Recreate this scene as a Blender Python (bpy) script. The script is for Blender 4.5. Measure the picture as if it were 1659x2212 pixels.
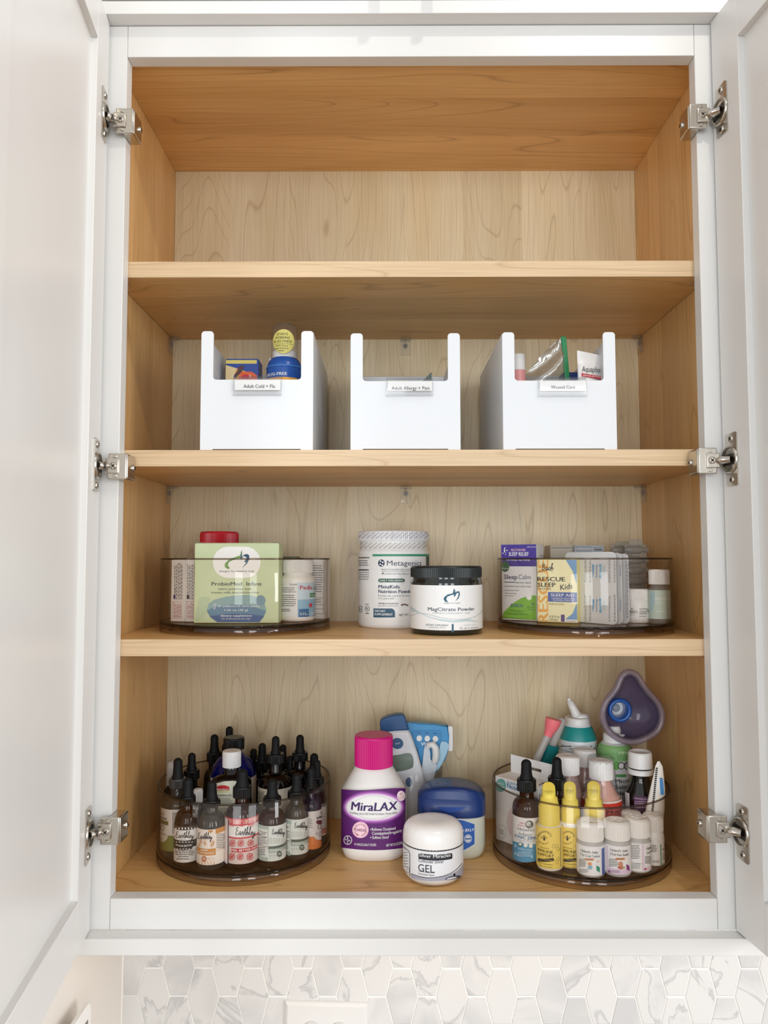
import bpy, bmesh, math, random
from math import sin, cos, pi, radians, hypot, atan2, asin, sqrt
from mathutils import Vector, Matrix
from mathutils.geometry import tessellate_polygon
for o in list(bpy.data.objects):
    bpy.data.objects.remove(o)
SC = bpy.context.scene
COL = SC.collection
random.seed(7)
# ------------------------------------------------------------------ camera
CAM = Vector((-0.0302, -0.8793, 0.3837)); PIT, YAW, ROL, FPX = 0.0612, 0.0028, -0.0009, 1633.36
CX, CY = 829.5, 1106.0
def _axes():
    m = Matrix.Rotation(YAW, 3, 'Z') @ Matrix.Rotation(PIT, 3, 'X') @ Matrix.Rotation(-ROL, 3, 'Y')
    return m @ Vector((1, 0, 0)), m @ Vector((0, 1, 0)), m @ Vector((0, 0, 1))
AR, AF, AU = _axes()
cam_d = bpy.data.cameras.new('camera'); cam = bpy.data.objects.new('camera', cam_d); COL.objects.link(cam)
cam_d.sensor_fit = 'HORIZONTAL'; cam_d.sensor_width = 36.0; cam_d.lens = FPX * 36.0 / 1659.0; cam_d.clip_start = 0.01
mw = Matrix((AR, AU, -AF)).transposed().to_4x4(); mw.translation = CAM; cam.matrix_world = mw
SC.camera = cam
def PROJ(P):
    v = Vector(P) - CAM; d = v.dot(AF)
    return CX + FPX * v.dot(AR) / d, CY - FPX * v.dot(AU) / d
def RAY(u, v): return AF + AR * ((u - CX) / FPX) - AU * ((v - CY) / FPX)
def AT(u, v, Y):
    d = RAY(u, v); return CAM + d * ((Y - CAM.y) / d.y)
def ONZ(u, v, Z):
    d = RAY(u, v); return CAM + d * ((Z - CAM.z) / d.z)
# ------------------------------------------------------------------ world and lights
SC.view_settings.view_transform = 'Standard'; SC.view_settings.look = 'None'
SC.view_settings.gamma = 1.0; SC.view_settings.use_curve_mapping = False
SC.view_settings.exposure = 0.0
SC.cycles.transparent_max_bounces = 48
W = bpy.data.worlds.new('world'); SC.world = W; W.use_nodes = True
W.node_tree.nodes['Background'].inputs[0].default_value = (0.97, 0.975, 1.0, 1)
W.node_tree.nodes['Background'].inputs[1].default_value = 0.76
def area(name, loc, target, sx, sy, power, col, spread=None):
    l = bpy.data.lights.new(name, 'AREA'); l.shape = 'RECTANGLE'; l.size = sx; l.size_y = sy; l.energy = power; l.color = col
    if spread: l.spread = spread
    o = bpy.data.objects.new(name, l); COL.objects.link(o); o.location = loc
    o.rotation_euler = (Vector(target) - Vector(loc)).to_track_quat('-Z', 'Y').to_euler()
    return o
for wx in (-1.3, -0.2, 0.9):
    area('window_daylight', (wx, -3.1, 0.55), (wx * 0.6, 0, 0.5), 0.55, 1.5, 18.0, (0.92, 0.965, 1.0))
area('side_fill_light', (2.9, -2.0, 0.6), (-.2, -.1, .45), 1.1, 1.5, 76.0, (0.95, 0.975, 1.0))  # unseen fill light on the right, added to brighten the left door
def can(loc, power, size=0.07, target=(0, .1, .4)):
    l = bpy.data.lights.new('ceiling_can_light', 'SPOT'); l.energy = power; l.color = (1.0, 0.93, 0.82); l.shadow_soft_size = size
    l.spot_size = radians(120); l.spot_blend = 0.6
    o = bpy.data.objects.new('ceiling_can_light', l); COL.objects.link(o); o.location = loc
    o.rotation_euler = (Vector(target) - Vector(loc)).to_track_quat('-Z', 'Y').to_euler()
can((0.45, -0.78, 1.62), 13.5, 0.03)
# ------------------------------------------------------------------ materials
def lin(c):
    return tuple(((x / 255.0) / 12.92 if x <= 10.3 else ((x / 255.0 + 0.055) / 1.055) ** 2.4) for x in c)
_mats = {}
def _new(name):
    m = bpy.data.materials.new(name); m.use_nodes = True
    return m, m.node_tree.nodes, m.node_tree.links, m.node_tree.nodes['Principled BSDF']
def pl(name, rgb, rough=0.45, metal=0.0, coat=0.0, trans=0.0, sss=0.0, spec=0.5, var=0.04, vscale=60.0):
    k = (name, rgb, rough, metal, coat, trans)
    if k in _mats: return _mats[k]
    m, N, L, b = _new(name); c = lin(rgb)
    b.inputs['Roughness'].default_value = rough; b.inputs['Metallic'].default_value = metal
    b.inputs['Coat Weight'].default_value = coat; b.inputs['Transmission Weight'].default_value = trans
    b.inputs['Specular IOR Level'].default_value = spec
    if sss:
        b.inputs['Subsurface Weight'].default_value = sss; b.inputs['Subsurface Radius'].default_value = (.004, .003, .002)
    tc = N.new('ShaderNodeTexCoord'); nz = N.new('ShaderNodeTexNoise'); nz.inputs['Scale'].default_value = vscale
    cr = N.new('ShaderNodeValToRGB'); L.new(tc.outputs['Object'], nz.inputs['Vector']); L.new(nz.outputs['Fac'], cr.inputs['Fac'])
    cr.color_ramp.elements[0].color = (*[x * (1 - var) for x in c], 1); cr.color_ramp.elements[1].color = (*[min(1, x * (1 + var)) for x in c], 1)
    L.new(cr.outputs['Color'], b.inputs['Base Color'])
    _mats[k] = m
    return m
def ink(*rgb): return pl('ink_%d_%d_%d' % rgb, rgb, 0.5, var=0.02)
def clear(name, tint, edge, gloss=0.03, refl=0.03, haze=0.0, hazecol=(220, 220, 220)):
    if name in _mats: return _mats[name]
    m = bpy.data.materials.new(name); m.use_nodes = True; N = m.node_tree.nodes; L = m.node_tree.links; N.clear()
    out = N.new('ShaderNodeOutputMaterial'); tr = N.new('ShaderNodeBsdfTransparent'); gl = N.new('ShaderNodeBsdfGlossy')
    gl.inputs['Roughness'].default_value = gloss
    lw = N.new('ShaderNodeLayerWeight'); lw.inputs['Blend'].default_value = 0.5
    mc = N.new('ShaderNodeMix'); mc.data_type = 'RGBA'
    mc.inputs[6].default_value = (*lin(tint), 1); mc.inputs[7].default_value = (*lin(edge), 1)
    def mth(op, x, y):
        n = N.new('ShaderNodeMath'); n.operation = op; n.use_clamp = True
        for i, q in enumerate((x, y)):
            if isinstance(q, float): n.inputs[i].default_value = q
            else: L.new(q, n.inputs[i])
        return n.outputs[0]
    L.new(mth('POWER', lw.outputs['Facing'], 3.0), mc.inputs[0]); L.new(mc.outputs[2], tr.inputs['Color'])
    ml = mth('ADD', mth('MULTIPLY', mth('POWER', lw.outputs['Facing'], 5.0), 0.7), refl)
    a = tr
    if haze > 0:
        df = N.new('ShaderNodeBsdfDiffuse'); df.inputs['Color'].default_value = (*lin(hazecol), 1)
        hm = N.new('ShaderNodeMixShader'); hm.inputs[0].default_value = haze; L.new(tr.outputs[0], hm.inputs[1]); L.new(df.outputs[0], hm.inputs[2]); a = hm
    mx = N.new('ShaderNodeMixShader'); L.new(ml, mx.inputs[0]); L.new(a.outputs[0], mx.inputs[1]); L.new(gl.outputs[0], mx.inputs[2])
    L.new(mx.outputs[0], out.inputs[0]); _mats[name] = m
    return m
def wood(name, base, dark, line, axis, sx=1.0, rough=0.38, nlines=13.0, off=(0, 0, 0), lw_=0.022, leaf=0.092):
    """maple veneer: figured contour lines running along the grain axis"""
    if name in _mats: return _mats[name]
    m, N, L, b = _new(name)
    tc = N.new('ShaderNodeTexCoord'); mp = N.new('ShaderNodeMapping')
    mp.inputs['Location'].default_value = off
    s = [5.5 * sx] * 3; s[axis] = 0.75 * sx; mp.inputs['Scale'].default_value = s
    sp = N.new('ShaderNodeSeparateXYZ'); L.new(tc.outputs['Object'], sp.inputs[0])
    dv = N.new('ShaderNodeMath'); dv.operation = 'DIVIDE'; dv.inputs[1].default_value = leaf; L.new(sp.outputs[1 if axis == 0 or name == 'maple_side' else 0], dv.inputs[0])
    fl = N.new('ShaderNodeMath'); fl.operation = 'FLOOR'; L.new(dv.outputs[0], fl.inputs[0])
    wn = N.new('ShaderNodeTexWhiteNoise'); wn.noise_dimensions = '1D'; L.new(fl.outputs[0], wn.inputs['W'])
    sc_ = N.new('ShaderNodeVectorMath'); sc_.operation = 'SCALE'; sc_.inputs['Scale'].default_value = 1.6; L.new(wn.outputs['Color'], sc_.inputs[0])
    ad_ = N.new('ShaderNodeVectorMath'); ad_.operation = 'ADD'; L.new(tc.outputs['Object'], ad_.inputs[0]); L.new(sc_.outputs[0], ad_.inputs[1])
    L.new(ad_.outputs[0], mp.inputs['Vector'])
    n1 = N.new('ShaderNodeTexNoise'); n1.inputs['Scale'].default_value = 1.0; n1.inputs['Detail'].default_value = 2.0; n1.inputs['Roughness'].default_value = 0.45; n1.inputs['Distortion'].default_value = 0.25
    L.new(mp.outputs[0], n1.inputs['Vector'])
    mu = N.new('ShaderNodeMath'); mu.operation = 'MULTIPLY'; mu.inputs[1].default_value = nlines; L.new(n1.outputs['Fac'], mu.inputs[0])
    fc = N.new('ShaderNodeMath'); fc.operation = 'FRACT'; L.new(mu.outputs[0], fc.inputs[0])
    r1 = N.new('ShaderNodeValToRGB'); e = r1.color_ramp.elements
    e[0].position = 0.0; e[0].color = (1, 1, 1, 1); e[1].position = lw_ * 3.2; e[1].color = (0, 0, 0, 1)
    e2 = r1.color_ramp.elements.new(0.93); e2.color = (0, 0, 0, 1); e3 = r1.color_ramp.elements.new(1.0); e3.color = (.5, .5, .5, 1)
    L.new(fc.outputs[0], r1.inputs['Fac'])
    mp2 = N.new('ShaderNodeMapping'); s2 = [420.0] * 3; s2[axis] = 9.0; mp2.inputs['Scale'].default_value = s2
    L.new(tc.outputs['Object'], mp2.inputs['Vector'])
    n2 = N.new('ShaderNodeTexNoise'); n2.inputs['Scale'].default_value = 1.0; n2.inputs['Detail'].default_value = 3.0; L.new(mp2.outputs[0], n2.inputs['Vector'])
    n3 = N.new('ShaderNodeTexNoise'); n3.inputs['Scale'].default_value = 2.2; n3.inputs['Detail'].default_value = 2.0; L.new(mp.outputs[0], n3.inputs['Vector'])
    cA = N.new('ShaderNodeMix'); cA.data_type = 'RGBA'; cA.inputs[6].default_value = (*lin(base), 1); cA.inputs[7].default_value = (*lin(dark), 1)
    r3 = N.new('ShaderNodeMapRange'); r3.inputs[1].default_value = 0.38; r3.inputs[2].default_value = 0.65; L.new(n3.outputs['Fac'], r3.inputs[0]); L.new(r3.outputs[0], cA.inputs[0])
    cB = N.new('ShaderNodeMix'); cB.data_type = 'RGBA'; cB.blend_type = 'MIX'; cB.inputs[7].default_value = (*lin(line), 1)
    ms = N.new('ShaderNodeMath'); ms.operation = 'MULTIPLY'; ms.inputs[1].default_value = 0.50; L.new(r1.outputs['Color'], ms.inputs[0])
    L.new(ms.outputs[0], cB.inputs[0]); L.new(cA.outputs[2], cB.inputs[6])
    cC = N.new('ShaderNodeMix'); cC.data_type = 'RGBA'; cC.blend_type = 'MULTIPLY'; cC.inputs[0].default_value = 0.30
    r2 = N.new('ShaderNodeValToRGB'); r2.color_ramp.elements[0].position = .3; r2.color_ramp.elements[0].color = (.55, .5, .45, 1); r2.color_ramp.elements[1].position = .62; r2.color_ramp.elements[1].color = (1, 1, 1, 1)
    L.new(n2.outputs['Fac'], r2.inputs['Fac']); L.new(r2.outputs['Color'], cC.inputs[7]); L.new(cB.outputs[2], cC.inputs[6])
    hv = N.new('ShaderNodeMapRange'); hv.inputs[3].default_value = 0.93; hv.inputs[4].default_value = 1.05; L.new(wn.outputs['Value'], hv.inputs[0])
    cD = N.new('ShaderNodeMix'); cD.data_type = 'RGBA'; cD.blend_type = 'MULTIPLY'; cD.inputs[0].default_value = 1.0; L.new(cC.outputs[2], cD.inputs[6]); L.new(hv.outputs[0], cD.inputs[7])
    L.new(cD.outputs[2], b.inputs['Base Color']); b.inputs['Roughness'].default_value = rough
    _mats[name] = m
    return m
def marble(name, seed):
    m, N, L, b = _new(name); tc = N.new('ShaderNodeTexCoord'); mp = N.new('ShaderNodeMapping'); mp.inputs['Location'].default_value = (seed * 3.1, seed * 1.7, seed)
    oi = N.new('ShaderNodeObjectInfo'); ad = N.new('ShaderNodeVectorMath'); ad.operation = 'ADD'
    ml = N.new('ShaderNodeVectorMath'); ml.operation = 'SCALE'; ml.inputs['Scale'].default_value = 3.0; L.new(oi.outputs['Location'], ml.inputs[0])
    L.new(tc.outputs['Object'], ad.inputs[0]); L.new(ml.outputs[0], ad.inputs[1]); L.new(ad.outputs[0], mp.inputs['Vector'])
    n = N.new('ShaderNodeTexNoise'); n.inputs['Scale'].default_value = 7.0; n.inputs['Detail'].default_value = 9.0; n.inputs['Distortion'].default_value = 0.9; L.new(mp.outputs[0], n.inputs['Vector'])
    r = N.new('ShaderNodeValToRGB'); e = r.color_ramp.elements
    e[0].position = 0.34; e[0].color = (*lin((196, 196, 195)), 1); e[1].position = 0.62; e[1].color = (*lin((214, 213, 210)), 1)
    v = r.color_ramp.elements.new(0.47); v.color = (*lin((213, 212, 209)), 1); v2 = r.color_ramp.elements.new(0.50); v2.color = (*lin((186, 186, 186)), 1); v3 = r.color_ramp.elements.new(0.512); v3.color = (*lin((213, 212, 209)), 1)
    L.new(n.outputs['Fac'], r.inputs['Fac']); L.new(r.outputs['Color'], b.inputs['Base Color']); b.inputs['Roughness'].default_value = 0.28
    return m
PAINT = pl('cabinet_white_paint', (220, 219, 216), 0.32, var=0.012, vscale=25)
WALLP = pl('wall_paint', (226, 221, 213), 0.6, var=0.015, vscale=12)
GROUT = pl('white_grout', (246, 244, 239), 0.8, var=0.03, vscale=200)
WSIDE = wood('maple_side', (222, 180, 122), (210, 164, 104), (164, 116, 64), 2, 1.1, nlines=26, off=(1.3, .4, 2.0))
WTOP = wood('maple_shelf', (228, 184, 122), (214, 167, 104), (150, 100, 50), 0, 1.1, nlines=30, off=(0.2, 3.1, 1.0))
WBACK = wood('maple_back', (226, 209, 174), (218, 198, 158), (164, 136, 94), 2, 1.25, nlines=36, off=(2.7, .1, .6))
WEDGE = wood('maple_edge', (216, 188, 150), (210, 180, 141), (176, 142, 102), 0, 1.6, nlines=14, off=(.6, .2, .5))
NICKEL = pl('nickel', (196, 190, 180), 0.22, metal=1.0, var=0.06, vscale=90)
DARKSTEEL = pl('dark_steel', (70, 66, 62), 0.3, metal=1.0)
ACRY = clear('smoked_clear_acrylic', (252, 250, 248), (226, 219, 212), 0.02, 0.036)
ACRYB = clear('smoked_acrylic_base', (238, 231, 225), (186, 174, 163), 0.03, 0.045)
ACRYR = clear('smoked_acrylic_edge', (196, 188, 180), (84, 74, 66), 0.03, 0.06)
CLEAR = clear('clear_plastic', (253, 253, 253), (214, 216, 218), 0.05, 0.02, 0.03)
FROST = clear('frosted_plastic', (240, 240, 240), (200, 200, 200), 0.2, 0.03, 0.45, (215, 215, 214))
AMBER = clear('amber_glass', (150, 92, 48), (50, 26, 12), 0.03, 0.045, 0.45, (66, 34, 16))
DAMBER = clear('dark_amber_glass', (70, 38, 20), (16, 9, 6), 0.03, 0.045, 0.7, (16, 9, 7))
VIOLET = clear('violet_glass', (70, 44, 74), (20, 12, 24), 0.03, 0.045, 0.6, (30, 18, 34))
COBALT = clear('cobalt_glass', (20, 40, 150), (6, 12, 60), 0.03, 0.045, 0.55, (8, 22, 120))
SMOKEG = clear('grey_glass', (170, 164, 152), (70, 64, 58), 0.03, 0.045, 0.35, (96, 90, 82))
RUBBER = pl('black_rubber', (16, 17, 19), 0.6, var=0.1, spec=0.25)
BLACKP = pl('black_plastic', (14, 14, 15), 0.34, spec=0.35)
WHITEP = pl('white_plastic', (232, 232, 230), 0.35, var=0.01)
WHITEB = pl('bin_white_plastic', (222, 225, 228), 0.38, var=0.008)
CARD = pl('white_card', (238, 238, 236), 0.55, var=0.015)
K = ink(25, 25, 28); KG = ink(110, 112, 116); WH = ink(242, 242, 240)
# ------------------------------------------------------------------ mesh builder
class MB:
    def __init__(s): s.v = []; s.f = []; s.m = []; s.sm = []
    def add(s, vs, fs, mi=0, smooth=False):
        o = len(s.v); s.v += [tuple(v) for v in vs]
        for f in fs: s.f.append(tuple(i + o for i in f)); s.m.append(mi); s.sm.append(smooth)
        return s
    def box(s, x0, x1, y0, y1, z0, z1, mi=0):
        v = [(x, y, z) for z in (z0, z1) for y in (y0, y1) for x in (x0, x1)]
        return s.add(v, [(0, 2, 3, 1), (4, 5, 7, 6), (0, 1, 5, 4), (2, 6, 7, 3), (0, 4, 6, 2), (1, 3, 7, 5)], mi)
    def rings(s, rings, mi=0, cap0=True, cap1=True, smooth=True, closed=True):
        n = len(rings[0]); vs = [p for r in rings for p in r]; fs = []
        for a in range(len(rings) - 1):
            for i in range(n if closed else n - 1):
                j = (i + 1) % n; fs.append((a * n + i, a * n + j, (a + 1) * n + j, (a + 1) * n + i))
        s.add(vs, fs, mi, smooth)
        if cap0: s.add(rings[0], [tuple(range(n - 1, -1, -1))], mi)
        if cap1: s.add(rings[-1], [tuple(range(n))], mi)
        return s
    def lathe(s, prof, seg=36, c=(0, 0), mi=0, cap0=True, cap1=True, smooth=True):
        return s.rings([[(c[0] + r * cos(2 * pi * i / seg), c[1] + r * sin(2 * pi * i / seg), z) for i in range(seg)] for r, z in prof], mi, cap0, cap1, smooth)
    def ribbed(s, r, z0, z1, n=44, d=0.0007, mi=0, c=(0, 0), bev=0.0012):
        def ring(rr, z, dd):
            return [(c[0] + (rr - (dd if i % 2 else 0)) * cos(pi * i / n), c[1] + (rr - (dd if i % 2 else 0)) * sin(pi * i / n), z) for i in range(2 * n)]
        s.rings([ring(r, z0, d), ring(r, z1 - bev * 1.3, d)], mi, True, False, False)
        s.rings([ring(r - d * .5, z1 - bev * 1.3, 0), ring(r - bev * .35, z1 - bev * .4, 0), ring(r - bev, z1, 0)], mi, True, True, True)
        return s
    def prism(s, poly, z0, z1, mi=0, axis='z', smooth=False):
        f = {'z': lambda a, b, c: (a, b, c), 'y': lambda a, b, c: (a, c, b), 'x': lambda a, b, c: (c, a, b)}[axis]
        n = len(poly); vs = [f(a, b, z0) for a, b in poly] + [f(a, b, z1) for a, b in poly]
        s.add(vs, [(i, (i + 1) % n, n + (i + 1) % n, n + i) for i in range(n)], mi, smooth)
        tr = tessellate_polygon([[Vector((a, b, 0)) for a, b in poly]])
        s.add(vs[:n], [tuple(t) for t in tr], mi); s.add(vs[n:], [tuple(t) for t in tr], mi)
        return s
    def tube(s, path, rad, seg=12, mi=0, cap=True, ell=1.0):
        P = [Vector(p) for p in path]; n = len(P); R = rad if isinstance(rad, (list, tuple)) else [rad] * n
        rings = []; up = Vector((0, 0, 1)); prev = None
        for i in range(n):
            t = (P[min(i + 1, n - 1)] - P[max(i - 1, 0)]).normalized()
            if prev is None:
                a = t.cross(up); a = a if a.length > .1 else t.cross(Vector((1, 0, 0))); a.normalize()
            else: a = (prev - t * prev.dot(t)).normalized()
            b = t.cross(a); prev = a
            rings.append([P[i] + a * (R[i] * cos(2 * pi * k / seg)) + b * (R[i] * ell * sin(2 * pi * k / seg)) for k in range(seg)])
        return s.rings(rings, mi, cap, cap)
    def build(s, name, mats, parent=None, loc=None, rotz=None, bevel=0.0, bseg=2):
        me = bpy.data.meshes.new(name); me.from_pydata(s.v, [], s.f)
        ml = mats if isinstance(mats, (list, tuple)) else [mats]
        for m in ml: me.materials.append(m)
        me.polygons.foreach_set('material_index', s.m); me.polygons.foreach_set('use_smooth', s.sm)
        bm = bmesh.new(); bm.from_mesh(me); bmesh.ops.recalc_face_normals(bm, faces=bm.faces)
        if bevel:
            bmesh.ops.remove_doubles(bm, verts=bm.verts, dist=1e-6)
            ed = [e for e in bm.edges if len(e.link_faces) == 2 and e.calc_face_angle(0) > 0.6]
            r = bmesh.ops.bevel(bm, geom=ed, offset=bevel, segments=bseg, affect='EDGES', profile=0.6, clamp_overlap=True)
            for f in r['faces']: f.smooth = True
        bm.to_mesh(me); bm.free(); me.update()
        o = bpy.data.objects.new(name, me); COL.objects.link(o)
        if parent is not None: o.parent = parent
        if loc is not None: o.location = loc
        if rotz is not None: o.rotation_euler = (0, 0, rotz)
        return o
def thing(name, label, cat, loc=(0, 0, 0), rotz=0.0, group=None):
    o = bpy.data.objects.new(name, None); o.empty_display_size = 0.02; COL.objects.link(o)
    o.location = loc; o.rotation_euler = (0, 0, rotz); tag(o, label, cat, group)
    return o
def tag(o, label, cat, group=None):
    o['label'] = label; o['category'] = cat
    if group: o['group'] = group
    return o
def struct(o): o['kind'] = 'structure'; return o
def face_cam(x, y): return -atan2(x - CAM.x, y - CAM.y)
# ------------------------------------------------------------------ lettering
_tc = {}
def text2d(s, bold=0.0, shear=0.0):
    k = (s, bold, shear)
    if k in _tc: return _tc[k]
    cu = bpy.data.curves.new('t', 'FONT'); cu.body = s; cu.size = 1.0; cu.resolution_u = 2; cu.shear = shear; cu.fill_mode = 'BOTH'
    ob = bpy.data.objects.new('t', cu); me = ob.to_mesh()
    vs = [(v.co.x, v.co.y) for v in me.vertices]; fs = [tuple(p.vertices) for p in me.polygons]
    ob.to_mesh_clear(); bpy.data.objects.remove(ob); bpy.data.curves.remove(cu)
    xs = [a for a, b in vs] or [0]; x0, x1 = min(xs), max(xs)
    w = (x1 - x0) or 1.0
    nv = len(vs); sh = (0,) if bold <= 0 else (-bold, 0, bold)
    if bold > 0: w += 2 * bold; x0 -= bold
    fs = [tuple(i + q * nv for i in f) for q in range(len(sh)) for f in fs]
    _tc[k] = ([((a + d - x0) / w - .5, b / 0.729 - .5) for d in sh for a, b in vs], fs, nv)   # x -.5..+.5, y by cap height
    return _tc[k]
class Dec:
    """flat print laid on a surface; coordinates are photograph pixels cast onto that surface"""
    def __init__(s, contour, root, crop=(0, 0, 1), zs=None):
        # contour: list of local (x, y) points running left to right across the front
        s.root = root; s.c = crop; s.bm = {}; s.order = []
        th = root.rotation_euler[2]; s.loc = Vector(root.location)
        s.ct = []; L = 0.0; p0 = None
        for x, y in contour:
            if p0: L += hypot(x - p0[0], y - p0[1])
            p0 = (x, y); wx = s.loc.x + x * cos(th) - y * sin(th); wy = s.loc.y + x * sin(th) + y * cos(th)
            s.ct.append([L, x, y, wx, wy])
        h = L / 2
        for c in s.ct: c[0] -= h
        s.half = h
        nn = []
        for i in range(len(s.ct)):
            a = s.ct[max(0, i - 1)]; b = s.ct[min(len(s.ct) - 1, i + 1)]; tx, ty = b[1] - a[1], b[2] - a[2]; l = hypot(tx, ty) or 1
            nn.append((ty / l, -tx / l))
        s.nn = nn; s.layers = []
    def P(s, px, py):
        px = s.c[0] + px * s.c[2]; py = s.c[1] + py * s.c[2]
        z = s.loc.z + 0.03; best = None; prev = None
        d = RAY(px, py); best = (1e9, 0, 0)
        for i, c in enumerate(s.ct):
            q = (c[3] - CAM.x) * d.y - (c[4] - CAM.y) * d.x   # signed side of the ray in plan
            if prev is not None and (prev[0] <= 0 <= q or prev[0] >= 0 >= q) and q != prev[0]:
                t = -prev[0] / (q - prev[0]); a = prev[1]; u = a[0] + (c[0] - a[0]) * t; Y = a[4] + (c[4] - a[4]) * t
                if Y < best[0]: best = (Y, u, 1)
            prev = (q, c)
        if best[2] == 0:
            c = min(s.ct, key=lambda c: abs((c[3] - CAM.x) * d.y - (c[4] - CAM.y) * d.x)); best = (c[4], c[0], 1)
        return best[1], AT(px, py, best[0]).z - s.loc.z
    def _put(s, vs, fs, mat, lay, nv=None): s.layers.append((vs, fs, mat, lay, nv))
    def uvrect(s, u0, v0, u1, v1, mat, lay=0): s._put([(u0, v0), (u1, v0), (u1, v1), (u0, v1)], [(0, 1, 2, 3)], mat, lay)
    def band(s, y0, y1, mat, lay=0, x=None, a=-.92, b=.92):
        x = s.mid if x is None else x
        s.uvrect(a * s.half, s.P(x, y1)[1], b * s.half, s.P(x, y0)[1], mat, lay)
    def rect(s, x0, y0, x1, y1, mat, lay=1):
        xm, ym = (x0 + x1) / 2, (y0 + y1) / 2
        s.uvrect(s.P(x0, ym)[0], s.P(xm, y1)[1], s.P(x1, ym)[0], s.P(xm, y0)[1], mat, lay)
    def rrect(s, x0, y0, x1, y1, mat, lay=1, rad=None):
        r = rad or min(x1 - x0, y1 - y0) / 2.02; pts = []
        for cx, cy, a0 in ((x1 - r, y1 - r, 0), (x0 + r, y1 - r, 90), (x0 + r, y0 + r, 180), (x1 - r, y0 + r, 270)):
            for k in range(7): a = radians(a0 + 15 * k); pts.append((cx + r * cos(a), cy + r * sin(a)))
        s.poly(pts, mat, lay)
    def poly(s, pts, mat, lay=1):
        q = [s.P(*p) for p in pts]; tr = tessellate_polygon([[Vector((a, b, 0)) for a, b in q]]); s._put(q, [tuple(t) for t in tr], mat, lay)
    def ell(s, cx, cy, rx, ry, mat, lay=1, n=28, rot=0):
        s.poly([(cx + rx * cos(2 * pi * i / n) * cos(rot) - ry * sin(2 * pi * i / n) * sin(rot), cy + rx * cos(2 * pi * i / n) * sin(rot) + ry * sin(2 * pi * i / n) * cos(rot)) for i in range(n)], mat, lay)
    def ring(s, cx, cy, rx, ry, w, mat, lay=1, n=32, a0=0, a1=360):
        pts = [(cx + rx * cos(radians(a0 + (a1 - a0) * i / n)), cy + ry * sin(radians(a0 + (a1 - a0) * i / n))) for i in range(n + 1)]
        s.stroke(pts, w, mat, lay)
    def stroke(s, pts, w, mat, lay=1, smooth=0):
        if smooth:
            o = []
            for i in range(len(pts) - 1):
                p0, p1, p2, p3 = pts[max(0, i - 1)], pts[i], pts[i + 1], pts[min(len(pts) - 1, i + 2)]
                for k in range(smooth):
                    t = k / smooth
                    o.append(tuple(0.5 * (2 * p1[j] + (p2[j] - p0[j]) * t + (2 * p0[j] - 5 * p1[j] + 4 * p2[j] - p3[j]) * t * t + (3 * p1[j] - p0[j] - 3 * p2[j] + p3[j]) * t ** 3) for j in (0, 1)))
            pts = o + [pts[-1]]
        vs = []; n = len(pts)
        for i in range(n):
            a = pts[max(0, i - 1)]; b = pts[min(n - 1, i + 1)]; tx, ty = b[0] - a[0], b[1] - a[1]; l = hypot(tx, ty) or 1
            ox, oy = -ty / l * w / 2, tx / l * w / 2
            vs.append(s.P(pts[i][0] + ox, pts[i][1] + oy)); vs.append(s.P(pts[i][0] - ox, pts[i][1] - oy))
        s._put(vs, [(2 * i, 2 * i + 1, 2 * i + 3, 2 * i + 2) for i in range(n - 1)], mat, lay)
    def text(s, t, xc, yc, w, h, mat=None, lay=2, bold=0.0, shear=0.0, rot=0.0):
        """text centred at (xc, yc), w wide and h cap-height in pixels"""
        vs, fs, nv = text2d(t, bold, shear); q = []
        c, sn = cos(radians(rot)), sin(radians(rot))
        if rot == 0:
            u0, v0 = s.P(xc - w / 2, yc + h / 2); u1, v1 = s.P(xc + w / 2, yc - h / 2); uc, vc0 = s.P(xc, yc + h / 2); _, vc1 = s.P(xc, yc - h / 2)
            q = [((u0 + u1) / 2 + a * (u1 - u0), (vc0 + vc1) / 2 + b * (vc1 - vc0)) for a, b in vs]
        else:
            q = [s.P(xc + a * w * c + b * h * sn, yc + a * w * sn - b * h * c) for a, b in vs]
        s._put(q, fs, mat or K, lay, nv)
    def arc(s, t, cx, cy, r, a0, a1, h, mat=None, lay=2, bold=0.02, inner=False):
        """letters set round a circle, angles in degrees clockwise from the top"""
        n = len(t)
        for i, ch in enumerate(t):
            if ch == ' ': continue
            a = radians(a0 + (a1 - a0) * (i + .5) / n); vs, fs, nv = text2d(ch, bold, 0); w = abs(a1 - a0) / n * pi / 180 * r * .72
            rot = a if not inner else a + pi
            X, Y = cx + r * sin(a), cy - r * cos(a)
            s._put([s.P(X + p * w * cos(rot) + q * h * sin(rot), Y + p * w * sin(rot) - q * h * cos(rot)) for p, q in vs], fs, mat or K, lay, nv)
    def lines(s, x0, y0, x1, y1, n, mat=None, lay=2, fill=0.5, seed=1, full=0.85):
        """rows of print too small to read"""
        rn = random.Random(seed); dy = (y1 - y0) / n
        for i in range(n):
            x = x0; y = y0 + dy * i; end = x0 + (x1 - x0) * rn.uniform(full, 1)
            while x < end:
                w = min(rn.uniform(.05, .16) * (x1 - x0), end - x); s.rect(x, y, x + w, y + dy * fill, mat or KG, lay); x += w + .025 * (x1 - x0)
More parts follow.
